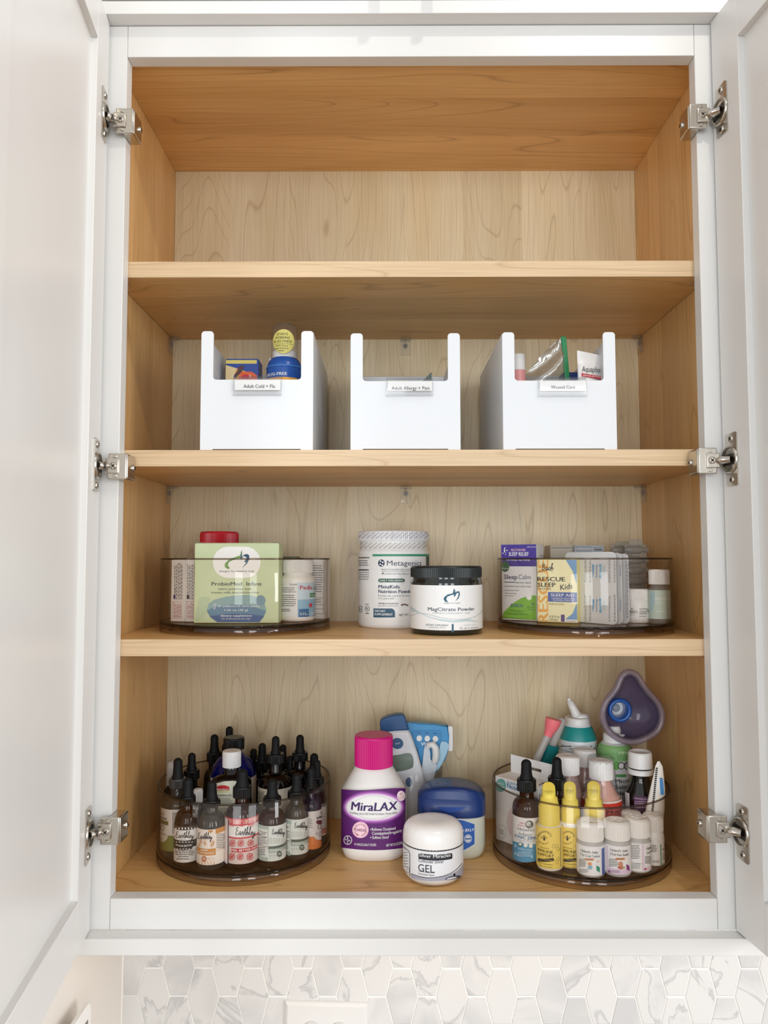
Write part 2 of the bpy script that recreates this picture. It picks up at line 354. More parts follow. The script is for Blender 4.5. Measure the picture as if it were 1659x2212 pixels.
    def script(s, t, xc, yc, w, h, mat=None, lay=2, sw=None):
        """flowing hand lettering drawn as one pen stroke per letter"""
        G = {'E': [[(.62, .93), (.42, 1.0), (.22, .88), (.25, .68), (.45, .58), (.25, .5), (.08, .28), (.2, .05), (.45, .04), (.72, .24)]],
             'a': [[(.5, .42), (.3, .46), (.12, .25), (.2, .04), (.4, .1), (.5, .4), (.46, .12), (.56, .04), (.72, .2)]],
             'r': [[(.0, .2), (.14, .42), (.2, .46), (.34, .4), (.3, .15), (.38, .03), (.55, .2)]],
             't': [[(.0, .2), (.2, .5), (.32, .9), (.26, .3), (.3, .05), (.42, .05), (.55, .2)], [(.05, .62), (.55, .68)]],
             'h': [[(.0, .2), (.22, .6), (.36, 1.0), (.26, 1.05), (.18, .6), (.12, .02), (.24, .34), (.4, .44), (.42, .2), (.44, .04), (.66, .22)]],
             'l': [[(.0, .2), (.22, .6), (.34, 1.0), (.24, 1.05), (.16, .6), (.16, .1), (.28, .03), (.46, .2)]],
             'e': [[(.0, .2), (.2, .24), (.34, .36), (.24, .46), (.1, .3), (.14, .06), (.3, .03), (.5, .2)]],
             'y': [[(.0, .4), (.12, .1), (.26, .06), (.44, .42), (.34, .0), (.16, -.42), (.02, -.44), (.06, -.25), (.4, .02), (.66, .2)]],
             'B': [[(.2, .9), (.16, .45), (.08, 0)], [(.0, .8), (.3, 1.0), (.52, .85), (.4, .6), (.22, .52), (.5, .45), (.5, .15), (.3, .02), (.1, .08)]],
             'c': [[(.42, .36), (.3, .46), (.12, .3), (.14, .06), (.32, .03), (.52, .2)]]}
        ad = {'E': .72, 'a': .68, 'r': .5, 't': .5, 'h': .62, 'l': .42, 'e': .46, 'y': .6, 'B': .62, 'c': .5}
        tot = sum(ad[c] for c in t); x = 0
        for ch in t:
            for st in G[ch]:
                s.stroke([(xc - w / 2 + (x + a + .12 * b) / tot * w, yc + h / 2 - b * h) for a, b in st], sw or h * .09, mat or K, lay, smooth=4)
            x += ad[ch]
    vmin = 0.0012
    def build(s, name='label', step=0.0035, base=0.00025, dl=0.00012):
        mats = []; bm = bmesh.new()
        for li, (vs, fs, mat, lay, nv) in enumerate(s.layers):
            if mat not in mats: mats.append(mat)
            mi = mats.index(mat); bv = [bm.verts.new((a, b, lay + .0015 * (li % 300) + (.15 * (i // nv) if nv else 0))) for i, (a, b) in enumerate(vs)]
            for f in fs:
                if len(set(f)) < 3: continue
                try:
                    fc = bm.faces.new([bv[i] for i in f]); fc.material_index = mi
                except ValueError: pass
        curved = max(abs(n[0] - s.nn[0][0]) for n in s.nn) > .02
        if curved:
            k = -s.half
            while k < s.half:
                k += step; bmesh.ops.bisect_plane(bm, geom=bm.verts[:] + bm.edges[:] + bm.faces[:], plane_co=(k, 0, 0), plane_no=(1, 0, 0), dist=1e-7)
        us = [c[0] for c in s.ct]
        import bisect
        for v in bm.verts:
            u = max(us[0], min(us[-1], v.co.x)); i = max(1, min(len(us) - 1, bisect.bisect(us, u))); a, b = s.ct[i - 1], s.ct[i]
            t = (u - a[0]) / ((b[0] - a[0]) or 1); na, nb = s.nn[i - 1], s.nn[i]; nx, ny = na[0] + (nb[0] - na[0]) * t, na[1] + (nb[1] - na[1]) * t; l = hypot(nx, ny) or 1
            d = base + dl * v.co.z
            v.co = (a[1] + (b[1] - a[1]) * t + nx / l * d, a[2] + (b[2] - a[2]) * t + ny / l * d, max(v.co.y, s.vmin))
        me = bpy.data.meshes.new(name); bm.to_mesh(me); bm.free()
        for m in mats: me.materials.append(m)
        o = bpy.data.objects.new(name, me); COL.objects.link(o); o.parent = s.root
        return o
def circ(r, seg=64, span=2 * pi * .98):
    return [(r * sin(-span / 2 + span * i / seg), -r * cos(-span / 2 + span * i / seg)) for i in range(seg + 1)]
def sup(a, b, n, seg=72, span=2 * pi * .98, full=False):
    o = []
    for i in range(seg + (0 if full else 1)):
        t = (2 * pi * i / seg - pi) if full else (-span / 2 + span * i / seg); sx, sy = sin(t), -cos(t)
        o.append((a * math.copysign(abs(sx) ** (2 / n), sx), b * math.copysign(abs(sy) ** (2 / n), sy)))
    return o
def flat(w, y): return [(-w / 2 + w * i / 8, y) for i in range(9)]
def cyl(l, r, vb, z0, Yf=None):
    """centre and radius of an upright round thing from its base's outline in the photograph and the surface it stands on"""
    m = (l + r) / 2; Yf = ONZ(m, vb, z0).y if Yf is None else Yf; rad = .02
    for _ in range(6): Yc = Yf + rad; rad = (AT(r, vb, Yc).x - AT(l, vb, Yc).x) / 2
    return AT(m, vb, Yc).x, Yc, rad
ZF, ZS3, ZS2, ZS1 = -0.0065, 0.2881, 0.5131, 0.7439
# ------------------------------------------------------------------ walls, tiles, trim
XL, YW = -0.4264, 0.295
b = MB().box(XL - .12, 1.3, YW + .004, YW + .12, -1.4, 2.1); wall_back = struct(b.build('wall_back', [WALLP]))
b = MB().box(XL - .12, XL, -.42, YW + .004, -1.4, 2.1); struct(b.build('wall_left', [WALLP]))
b = MB().box(XL - 1.6, 3.2, -3.3, YW + .12, -1.5, -1.4); struct(b.build('floor', [wood('oak_floor', (150, 116, 80), (132, 98, 64), (96, 70, 44), 1, 1.0)]))
b = MB().box(XL, 0.9, YW - .0034, YW + .004, -0.53, -0.02); grout = b.build('grout_bed', [GROUT]); grout.parent = wall_back
# elongated hexagon marble tiles
HP, HH, HFLAT, HMAX = 0.0371, 0.0811, 0.0262, 0.0488
TM = [marble('carrara_marble_%s' % c, i) for i, c in enumerate('abc')]
tmesh = []
for k in range(3):
    g = 0.0011; w, f, h = HMAX / 2 - g, HFLAT / 2 - g * .4, HH / 2 - g * .8
    def hexa(s): return [(-f * s, -h * s), (f * s, -h * s), (w * s, 0), (f * s, h * s), (-f * s, h * s), (-w * s, 0)]
    m_ = MB(); a = hexa(1.0); c_ = hexa(0.965)
    m_.rings([[(x, 0, z) for x, z in a], [(x, -.0035, z) for x, z in a], [(x, -.0042, z) for x, z in c_]], 0, True, True, False)
    o = m_.build('tile', [TM[k]]); tmesh.append(o.data); bpy.data.objects.remove(o)
x00 = AT(332, 2152, YW - .004).x; z00 = AT(332, 2152, YW - .004).z
rn = random.Random(3)
for ci in range(-1, 31):
    for ri in range(-4, 4):
        x = x00 + ci * HP; z = z00 + ri * HH + (HH / 2 if ci % 2 else 0)
        if z > -0.06 or z < -0.56: continue
        if x + HMAX / 2 < XL + .003: continue
        me = tmesh[rn.randrange(3)]
        if x - HMAX / 2 < XL:      # the tiles cut at the wall corner
            g = .0011; w, f, h = HMAX / 2 - g, HFLAT / 2 - g * .4, HH / 2 - g * .8; cx_ = XL + .003 - x
            full = [(f, -h), (w, 0), (f, h)]
            if cx_ < -f: t = (cx_ + w) / (w - f); pts = [(cx_, -h * t)] + [(-f, -h)] + full + [(-f, h), (cx_, h * t)]
            elif cx_ < f: pts = [(cx_, -h)] + full + [(cx_, h)]
            else: t = (w - cx_) / (w - f); pts = [(cx_, -h * t), (w, 0), (cx_, h * t)]
            mb = MB(); mb.prism(pts, 0, -.004, 0, 'y'); o = mb.build('tile', [TM[0]])
        else:
            o = bpy.data.objects.new('tile', me); COL.objects.link(o)
        o.parent = wall_back; o.location = (x, YW - .0005, z)
# ---- double wall plate with two outlets
pc = AT(701, 2162, YW - .005); ow, oh = 0.124, 0.118
t = thing('outlet_plate', 'white double outlet wall plate set into the hexagon marble tile', 'outlet', (pc.x, YW - .0048, pc.z - oh))
t.rotation_euler = (0, radians(1.4), 0)
m_ = MB(); r = lambda s, y: [(-ow / 2 + s, y, s), (ow / 2 - s, y, s), (ow / 2 - s, y, oh - s), (-ow / 2 + s, y, oh - s)]
m_.rings([r(0, .004), r(0, -.001), r(.0015, -.003), r(.005, -.0058)], 0, True, True, False); m_.build('plate', [pl('plate_white', (218, 217, 214), .35, var=.01)], t)
for sx in (-.0205, .0205):
    for zz in (oh - .040, oh - .080):
        m_ = MB(); m_.rings([[(sx + .0142 * cos(a) * k, y, zz + .0142 * sin(a) * k) for a in [2 * pi * i / 28 for i in range(28)]] for k, y in ((1, -.0045), (1, -.0068), (.93, -.0078))], 0, True, True); rc = m_.build('receptacle', [pl('receptacle_white', (204, 203, 200), .3, var=.01)], t)
        m_ = MB()
        for dx in (-.0045, .0045): m_.box(sx + dx - .0008, sx + dx + .0008, -.0081, -.007, zz - .002, zz + .005)
        m_.build('slot', [K], rc)
# ---- device on the side wall
dv = thing('wall_tablet', 'white wall-mounted touch panel on the painted wall beside the tile', 'touch panel', (XL, 0.0505, -.2965))
def dring(x, s, zt): return [(x, y_, z_) for y_, z_ in [(-.058 + s + .006, s), (.058 - s - .006, s), (.058 - s, s + .006), (.058 - s, zt - s - .006), (.058 - s - .006, zt - s), (-.058 + s + .006, zt - s), (-.058 + s, zt - s - .006), (-.058 + s, s + .006)]]
m_ = MB(); m_.rings([dring(0, .028, .125), dring(.006, .022, .125), dring(.013, .010, .125), dring(.0185, .004, .125)], 0, True, True); m_.build('housing', [pl('housing_white', (208, 201, 198), .4)], dv)
m_ = MB(); m_.rings([dring(.0185, .0, .125), dring(.0235, .0, .125), dring(.0245, .0012, .125)], 0, True, True, False); bz = m_.build('bezel', [WHITEP], dv)
m_ = MB(); m_.box(.0244, .0251, -.046, .046, .02, .108); m_.build('screen', [pl('dark_screen', (92, 90, 92), .2)], dv)
# ---- trim boards above and below
b = MB().box(XL, 0.62, -0.0195, 0.0, -0.0528, -0.0345); struct(b.build('trim_1', [PAINT], bevel=.0006, bseg=1))
b = MB().box(XL, 0.62, -0.0195, 0.02, 1.0296, 1.0460); struct(b.build('trim_2', [PAINT], bevel=.0006, bseg=1))
# ------------------------------------------------------------------ cabinet
WI, DB, TF, ZC, HW, HO = 0.3632, 0.2831, 0.0184, 0.9955, 0.343, 0.9897
cab = thing('wall_cabinet', 'white painted kitchen wall cabinet with open doors and maple veneer interior', 'cabinet', (0, 0, ZF))
def cpart(name, mat, x0, x1, y0, y1, z0, z1, parent=cab, bevel=0.0005):
    o = MB().box(x0, x1, y0, y1, z0 - ZF, z1 - ZF).build(name, [mat], parent, bevel=bevel, bseg=1); return o
cpart('side_panel', WSIDE, -.381, -WI, TF, DB + .006, -.0345, 1.0290); cpart('side_panel', WSIDE, WI, .381, TF, DB + .006, -.0345, 1.0290)
cpart('back_panel', WBACK, -WI, WI, DB, DB + .008, -.0345, 1.029)
cpart('top_panel', WTOP, -WI, WI, TF, DB, ZC, 1.014); cpart('bottom_panel', WTOP, -WI, WI, TF, DB, -.0255, ZF)
cpart('stile', PAINT, -.381, -HW, 0, TF, -.0345, 1.0290, bevel=.0008); cpart('stile', PAINT, HW, .381, 0, TF, -.0345, 1.0290, bevel=.0008)
cpart('rail', PAINT, -HW + .0002, HW - .0002, 0.0001, TF, -.0345, 0, bevel=.0006); cpart('rail', PAINT, -HW + .0002, HW - .0002, 0.0001, TF, HO, 1.0290, bevel=.0006)
cpart('filler_strip', PAINT, XL, -.3812, .0006, TF, -.0345, 1.0290)
# two pulls' worth of cabinet stands above this one
up = thing('upper_cabinet', 'white upper cabinet stacked above the trim board', 'cabinet', (0, 0, 1.0462))
MB().box(XL, .62, .0, .28, 0, .42).build('body', [PAINT], up)
for sx in (-1, 1):
    d = MB().box(-.001 + (-.371 if sx < 0 else .007), (.003 if sx < 0 else .372), -.0205, -.0015, .004, .40).build('door', [PAINT], up, bevel=.0008, bseg=1)
    m_ = MB(); hx = -.0255 if sx < 0 else .035; m_.tube([(hx, -.0205, .028), (hx, -.046, .028)], .004); m_.tube([(hx, -.0205, .138), (hx, -.046, .138)], .004); m_.tube([(hx, -.048, .0005), (hx, -.048, .153)], .0058); m_.build('bar_pull', [NICKEL], d)
# doors: five-piece shaker, hinge edge at E, running towards the room along D, inner face normal Nn
def door(side):
    if side < 0: E = Vector((-.3637, -.004, 0)); an = radians(8.0); Nn = Vector((cos(an), sin(an), 0))
    else: E = Vector((.3617, -.004, 0)); an = radians(6.0); Nn = Vector((-cos(an), -sin(an), 0))
    D = Vector((sin(an), -cos(an), 0)); z0, z1 = -.0330, 1.0280; SW, LEN, TH, RC = .0545, .372, .0195, .0075
    root = bpy.data.objects.new('door', None); COL.objects.link(root); root.parent = cab
    def piece(name, s0, s1, n0, n1, a0, a1, bev=.0007):
        m = MB(); vs = []
        for z in (a0, a1):
            for n in (n0, n1):
                for s in (s0, s1):
                    p = E + D * s + Nn * n; vs.append((p.x, p.y, z - ZF))
        m.add(vs, [(0, 2, 3, 1), (4, 5, 7, 6), (0, 1, 5, 4), (2, 6, 7, 3), (0, 4, 6, 2), (1, 3, 7, 5)])
        return m.build(name, [PAINT], root, bevel=bev, bseg=1)
    piece('door_stile', 0, SW, -TH, 0, z0, z1); piece('door_stile', LEN - SW, LEN, -TH, 0, z0, z1)
    piece('door_rail', SW + .0002, LEN - SW - .0002, -TH, -.0001, z0, z0 + .0555); piece('door_rail', SW + .0002, LEN - SW - .0002, -TH, -.0001, z1 - .0555, z1)
    piece('door_panel', SW - .006, LEN - SW + .006, -RC - .006, -RC, z0 + .047, z1 - .047, 0)
    return E, D, Nn
DL, DR = door(-1), door(1)
def screw(m, c, n, r=.0036, h=.0014):
    n = Vector(n).normalized(); c = Vector(c); a = n.orthogonal().normalized(); b_ = n.cross(a)
    ring = lambda rr, d: [c + n * d + a * (rr * cos(2 * pi * i / 14)) + b_ * (rr * sin(2 * pi * i / 14)) for i in range(14)]
    m.rings([ring(r, -.001), ring(r, h * .6), ring(r * .75, h)], 0, True, True)
    for p, q in ((a, b_), (b_, a)):
        v = [c + n * (h + dz) + p * (sx * r * .55) + q * (sy * r * .13) for dz in (-.0004, .00025) for sy in (-1, 1) for sx in (-1, 1)]
        m.add(v, [(0, 2, 3, 1), (4, 5, 7, 6), (0, 1, 5, 4), (2, 6, 7, 3), (0, 4, 6, 2), (1, 3, 7, 5)], 1)
def hinge(side, zc):
    E, D, Nn = DL if side < 0 else DR; z = zc - ZF; sg = side
    X = lambda v: sg * v
    root = bpy.data.objects.new('hinge', None); COL.objects.link(root); root.parent = cab
    def bx(m, xa, xb, ya, yb, za, zb): m.box(min(X(xa), X(xb)), max(X(xa), X(xb)), ya, yb, z + za, z + zb)
    m = MB(); bx(m, .3290, .3430, -.0100, .0165, -.0148, .0148); o = m.build('frame_block', [NICKEL], root, bevel=.0022)
    m = MB(); bx(m, .3300, .3510, -.0125, -.0098, -.0150, .0150); m.build('front_plate', [NICKEL], root, bevel=.0011)
    m = MB(); bx(m, .3385, .3535, -.0150, -.0122, -.0085, .0085); m.build('slide_plate', [NICKEL], root, bevel=.0009)
    m = MB()
    for zz in (-.0112, .0112): bx(m, .3408, .3452, -.0140, -.0122, zz - .0017, zz + .0017)
    m.build('tab', [NICKEL], root, bevel=.0005, bseg=1)
    m = MB(); screw(m, (X(.3442), -.0150, z), (0, -1, 0), .0042, .0016); m.build('screw', [NICKEL, DARKSTEEL], root)
    m = MB(); screw(m, (X(.3290), .0085, z - .004 * 0), (-sg, 0, 0), .0040, .0022); m.build('screw', [NICKEL, DARKSTEEL], root)
    # arm from the slide plate to the cup in the door
    def dp(s, n, dz): p = E + D * s + Nn * n; return Vector((p.x, p.y, z + dz))
    m = MB(); A = Vector((X(.3525), -.0133, z)); B = dp(.012, .0075, 0); Cc = dp(.019, .001, 0)
    m.tube([A, (A + B) / 2 + Vector((0, -.003, 0)), B, Cc], [.0050, .0058, .0066, .0060], 14, 0, True, .72); m.build('arm', [NICKEL], root)
    # plate screwed to the door, with the cup between its two ears
    pts = [(-.0305, .012, .031), (-.0305, .012, .031)]
    out = [(.0105, -.0295), (.0285, -.0305), (.0312, -.0285), (.0312, .0285), (.0285, .0305), (.0105, .0295), (.0085, .0275), (.0085, .0165), (.0020, .0105), (-.0004, 0), (.0020, -.0105), (.0085, -.0165), (.0085, -.0275)]
    m = MB(); m.rings([[dp(s, n, dz) for s, dz in out] for n in (0.0001, .0016)], 0, True, True, False); m.build('door_plate', [NICKEL], root)
    m = MB(); n_ = 26; cs, rr = .0165, .0158
    m.rings([[dp(cs + k * rr * cos(2 * pi * i / n_), n, k * rr * sin(2 * pi * i / n_)) for i in range(n_)] for k, n in ((1.0, .0016), (.98, .0034), (.86, .0036), (.80, .0018))], 0, False, True); m.build('cup', [NICKEL], root)
    m = MB(); m.rings([[dp(cs + a, n, c_) for a, c_ in ((-.013, -.0062), (.012, -.0062), (.012, .0062), (-.013, .0062))] for n in (.0019, .0028)], 0, True, True, False); m.build('cup_slot', [DARKSTEEL], root)
    for dz in (-.0235, .0235):
        m = MB(); screw(m, dp(.0195, .0016, dz), Nn, .0042, .0013); m.build('screw', [NICKEL, DARKSTEEL], root)
for sd, py in ((-1, 260), (-1, 1007), (-1, 1796), (1, 250), (1, 995), (1, 1792)):
    hinge(sd, AT(255 if sd < 0 else 1525, py, -.0125).z)
# ------------------------------------------------------------------ shelves and clips
def shelf(zt, label):
    t = thing('shelf', label, 'shelf', (0, 0, zt - .019), group='adjustable maple shelves')
    MB().box(-WI + .0009, WI - .0009, TF + .0030, DB - .001, 0, .0190).build('board', [WTOP], t)
    MB().box(-WI + .0009, WI - .0009, TF + .0012, TF + .0030, -.0002, .0193).build('edge_band', [WEDGE], t)
    return t
shelf(ZS1, 'maple shelf beneath the empty top compartment'); shelf(ZS2, 'maple shelf carrying the three white bins'); shelf(ZS3, 'maple shelf carrying the two powder tubs and two turntables of boxes')
def clip(x, y, z, rot, label):
    t = thing('shelf_clip', label, 'shelf clip', (x, y, z), rot, 'clear shelf clips')
    MB().box(-.0085, .0085, .0003, .0028, -.026, -.0035).build('back_plate', [CLEAR], t, bevel=.0008)
    m_ = MB(); m_.box(-.0085, .0085, .0003, .0140, -.0035, -.0009); m_.prism([(.0028, -.0034), (.0125, -.0034), (.0028, -.016)], -.0012, .0012, 0, 'x'); m_.build('ledge', [CLEAR], t, bevel=.0006)
    m_ = MB(); m_.tube([(0, .0029, -.011), (0, .0040, -.011)], .0032); m_.build('pin', [pl('pin_grey', (120, 120, 118), .3)], t)
CLN = {(True, True, -1): 'drug-free spray', (True, True, 1): 'ointment tube', (False, True, -1): 'probiotic box', (False, True, 1): 'sleep aid boxes', (False, False, -1): 'dropper bottles', (False, False, 1): 'inhaler mask'}
for zb, nm in ((ZS1 - .019, 'top shelf'), (ZS2 - .019, 'bin shelf'), (ZS3 - .019, 'tub shelf')):
    if zb > .3: clip(0.0, DB - .0001, zb, pi, 'clear plastic clip under the back middle of the %s' % nm)
    for sx in (-1, 1):
        for yy, wh in ((DB - .016, 'back'), (.040, 'front')):
            clip(sx * (WI - .0001), yy, zb, sx * pi / 2, 'clear clip at a %s corner of the %s, towards the %s' % (wh, nm, CLN[zb > .6, zb > .3, sx]))
# ------------------------------------------------------------------ lamp under the cabinet
t = thing('under_cabinet_light', 'slim white strip light fixed beneath the wall cabinet', 'lamp', (0, .09, -.0345))
MB().box(-.36, .36, -.014, .014, -.012, 0).build('housing', [WHITEP], t, bevel=.002)
lo = area('strip_lamp', (0, .09, -.0475), (0, .155, -.3), .70, .018, 0.62, (1.0, .93, .84)); lo.parent = None
# ------------------------------------------------------------------ white bins on the second shelf
BK = (400, 680, .20494)
def white_bin(x0, x1, ztop, lip, label, text, lx0, lx1, ly0, ly1, tw, depth=.218, yf=.0255):
    xa, xb = AT(x0, 950, yf).x, AT(x1, 950, yf).x; w = xb - xa; h = ztop - ZS2
    t = thing('storage_bin', label, 'storage bin', ((xa + xb) / 2, yf, ZS2)); tk = .0028; a = w / 2
    zl = AT((x0 + x1) / 2, lip, yf).z - ZS2; cw = a - .0148; r = .004
    def arc(cx, cz, a0, a1, rr=r, n=5): return [(cx + rr * cos(radians(a0 + (a1 - a0) * i / n)), cz + rr * sin(radians(a0 + (a1 - a0) * i / n))) for i in range(n + 1)]
    out = [(-a, 0), (-a + .0135, 0), (-a + .0155, .0022), (a - .0155, .0022), (a - .0135, 0), (a, 0)]
    out += arc(a - r, h - r, 0, 90) + arc(cw + r, h - r, 90, 180) + arc(cw - r, zl + r, 0, -90) + arc(-cw + r, zl + r, 270, 180) + arc(-cw - r, h - r, 0, 90) + arc(-a + r, h - r, 90, 180)
    MB().prism(out, 0, .0030, 0, 'y').build('front_panel', [WHITEB], t, bevel=.0006, bseg=1)
    MB().box(-a, -a + tk, .003, depth, 0, h - .001).build('side_panel', [WHITEB], t, bevel=.0006, bseg=1)
    MB().box(a - tk, a, .003, depth, 0, h - .001).build('side_panel', [WHITEB], t, bevel=.0006, bseg=1)
    MB().box(-a + tk, a - tk, depth - tk, depth, 0, h - .001).build('back_panel', [WHITEB], t, bevel=.0006, bseg=1)
    MB().box(-a + tk, a - tk, .003, depth - tk, .003, .0055).build('base', [WHITEB], t)
    # clip-on label holder over the front lip
    la, lb = AT(lx0, ly0, yf - .003).x, AT(lx1, ly0, yf - .003).x; lz = AT(lx0, ly1, yf - .003).z - ZS2
    cx = (la + lb) / 2; lw = (lb - la) / 2
    g = thing('label_holder', 'clear clip-on holder with a paper label reading %s' % text, 'label holder', (cx, yf, ZS2 + lz)); H = zl - lz + .0035
    prof = [(-.0042, .004), (-.0030, H - .006), (-.0030, H), (.0060, H), (.0060, H - .016), (.0048, H - .016), (.0048, H - .0015), (-.0017, H - .0015), (-.0017, .0), (-.0090, .0005), (-.0100, .006), (-.0090, .0062), (-.0080, .0022), (-.0042, .0025)]
    prof = [(-.0030, H), (.0060, H), (.0060, H - .014), (.0048, H - .014), (.0048, H - .0014), (-.0016, H - .0014), (-.0016, .0008), (-.0060, .0022), (-.0064, .0016), (-.0018, .0), (-.0030, .0002)]
    MB().prism([(y, z) for y, z in prof], -lw, lw, 0, 'x').build('holder', [CLEAR], g)
    m_ = MB(); m_.box(-lw + .002, lw - .001, -.0041, -.0034, H * .28, H * .80); m_.build('paper', [WH], g)
    m_ = MB(); m_.box(-lw + .0005, lw - .0005, -.0058, -.0050, H * .16, H * .86); m_.build('window', [CLEAR], g, bevel=.0003, bseg=1)
    D = Dec(flat(lw * 2, -.0042), g); D.text(text, tw[0], tw[1], tw[2], tw[3], K, 1, .006); D.build('lettering', base=.0001)
    return t, xa, xb
Z_BIN = AT(770, 720, .0255).z
white_bin(432, 676, Z_BIN + .003, 820, 'white open-front plastic bin holding a drug-free spray bottle', 'Adult Cold + Flu', 504, 608, 815, 855, (560, 834, 68, 8))
white_bin(757, 995, Z_BIN, 823, 'white open-front plastic bin that is nearly empty, between two fuller bins', 'Adult Allergy + Pain', 834, 935, 819, 856, (887, 838, 82, 7.5))
white_bin(1087, 1333, Z_BIN + .001, 822, 'white open-front plastic bin holding a bag with a green zip and an ointment tube', 'Wound Care', 1162, 1267, 819, 857, (1216, 836, 52, 7.5))
# -- things standing in the bins
zb = ZS2 + .0056
def carton(name, label, cat, x, y, z, w, d, h, rot, mats, group=None, flap=False):
    """printed folding carton: six panels, top tuck flap a little proud"""
    t = thing(name, label, cat, (x, y, z), rot, group)
    MB().box(-w / 2, w / 2, -d / 2, d / 2, 0, h).build('box', [mats], t, bevel=.0006, bseg=1)
    if flap:
        MB().box(-w / 2 + .001, w / 2 - .001, -d / 2 + .0005, d / 2 - .001, h, h + .0007).build('lid_flap', [mats], t)
    return t
# cough-drop style carton, blue, yellow and orange
Y = .115; c = AT(523, 818, Y); h = AT(523, 776, Y).z - zb; w = AT(558, 800, Y).x - AT(487, 800, Y).x
t = carton('medicine_carton', 'blue carton with yellow edge and orange honey print in a bin', 'carton', c.x, Y + .015, zb, w, .030, h, 0, pl('carton_blue', (28, 72, 160), .4), flap=True)
D = Dec(flat(w, -.015), t, BK); D.mid = 590
D.rect(420, 478, 755, 516, ink(232, 214, 112), 1); D.poly([(420, 530), (560, 570), (760, 640), (760, 700), (420, 700)], ink(240, 168, 70), 1)
D.poly([(420, 530), (545, 565), (500, 700), (420, 700)], ink(240, 214, 160), 2); D.poly([(580, 600), (700, 600), (760, 640), (760, 690), (560, 690)], ink(236, 104, 50), 2)
D.poly([(570, 545), (625, 535), (600, 600), (560, 640), (520, 680), (505, 650), (545, 600)], ink(92, 52, 52), 3); D.ell(640, 655, 45, 25, ink(214, 40, 50), 3); D.text('2', 683, 645, 22, 26, WH, 4, .01); D.text('N', 505, 645, 22, 26, WH, 4, .01); D.build()
# drug-free spray bottle with clear overcap
Y = .105; xc = AT(613, 800, Y).x + .001; z = lambda v: AT(615, v, Y).z - zb
t = thing('spray_bottle', 'blue drug-free spray bottle with clear overcap and round yellow sticker', 'spray bottle', (xc, Y, zb), face_cam(xc, Y))
rb = (AT(652, 800, Y).x - AT(575, 800, Y).x) / 2
MB().lathe([(rb * .95, 0), (rb, .002), (rb, z(806)), (rb * .98, z(795)), (rb * .9, z(785)), (rb * .76, z(778)), (rb * .68, z(776))], 40).build('bottle', [pl('bottle_blue', (30, 84, 168), .28)], t)
MB().lathe([(rb * .68, z(777)), (rb * .68, z(764)), (rb * .62, z(760)), (rb * .30, z(757)), (rb * .27, z(722)), (rb * .2, z(716))], 32).build('nozzle', [WHITEP], t)
MB().lathe([(rb * .76, z(775)), (rb * .73, z(725)), (rb * .70, z(710)), (rb * .55, z(704)), (rb * .2, z(702))], 32, cap0=False).build('overcap', [CLEAR], t)
D = Dec(circ(rb), t, BK); D.mid = 1040; D.band(655, 700, ink(238, 170, 60), 1); D.text('DRUG-FREE', 968, 620, 210, 32, WH, 2, .02); D.band(520, 535, ink(60, 120, 196), 1); D.build()
D = Dec(circ(rb * .735), t, BK); D.mid = 1040; D.ell(1038, 282, 108, 128, ink(226, 216, 120), 1); D.text('STARTS', 1026, 204, 110, 26, K, 2, .01); D.text('WORKING', 1028, 240, 142, 28, K, 2, .01); D.text('IN SECONDS!', 1030, 278, 176, 28, K, 2, .01)
D.rect(945, 305, 1135, 308, K, 2); D.text('100% Pure', 1020, 326, 122, 20, K, 2); D.text('Ingredients', 1020, 352, 130, 20, K, 2); D.lines(986, 377, 1042, 386, 1, K, 2, .8, 2); D.build('sticker', base=.0009)
# white applicator stick beside it
p = AT(587, 790, .13); t = thing('plastic_stick', 'thin white stick poking up beside the drug-free spray bottle', 'stick', (p.x - .006, .155, zb)); MB().box(-.0018, .0018, -.0012, .0012, 0, AT(587, 774, .155).z - zb).build('stick', [WHITEP], t, bevel=.0005)
# folded packet in the middle bin
p = AT(928, 804, .14); t = thing('medicine_packet', 'grey-green packet with one pointed corner showing above the bin lip', 'packet', (p.x, .14, zb)); hz = p.z - zb
MB().prism([(-.05, 0), (.003, 0), (.0025, hz), (-.006, hz - .009), (-.045, hz - .045)], -.002, .002, 0, 'y').build('pouch', [pl('packet_grey', (98, 116, 112), .4)], t, bevel=.0005)
# right bin: pink bottle, zip bag, blue pack, ointment tube
BR = (720, 680, .38578); Y = .10
xa, xb_ = AT(1113, 800, Y).x, AT(1135, 800, Y).x; rr = (xb_ - xa) / 2 + .002; z = lambda v: AT(1124, v, Y).z - zb
t = thing('pink_bottle', 'small pink bottle with tall white cap beside the zip bag', 'bottle', (xb_ - rr, Y, zb))
MB().lathe([(rr * 1.35, 0), (rr * 1.4, .002), (rr * 1.4, z(835)), (rr * 1.2, z(826)), (rr, z(820)), (rr, z(803)), (rr * .93, z(801))], 32).build('bottle', [pl('pink_plastic', (222, 150, 152), .35)], t)
MB().lathe([(rr * .96, z(801)), (rr * .98, z(770)), (rr * .9, z(767)), (rr * .8, z(766))], 32).build('cap', [WHITEP], t)
Y = .125; t = thing('zip_bag', 'clear zip bag with green slider strip leaning in the bin', 'plastic bag', (AT(1190, 815, Y).x, Y, zb))
def lp(px, py, yy=Y): q = AT(px, py, yy); return (q.x - t.location.x, q.z - zb)
m_ = MB(); G = 9
tl, tr_, brr, bl = lp(1210, 732), lp(1218, 728), lp(1228, 850), lp(1120, 850)
grid = []
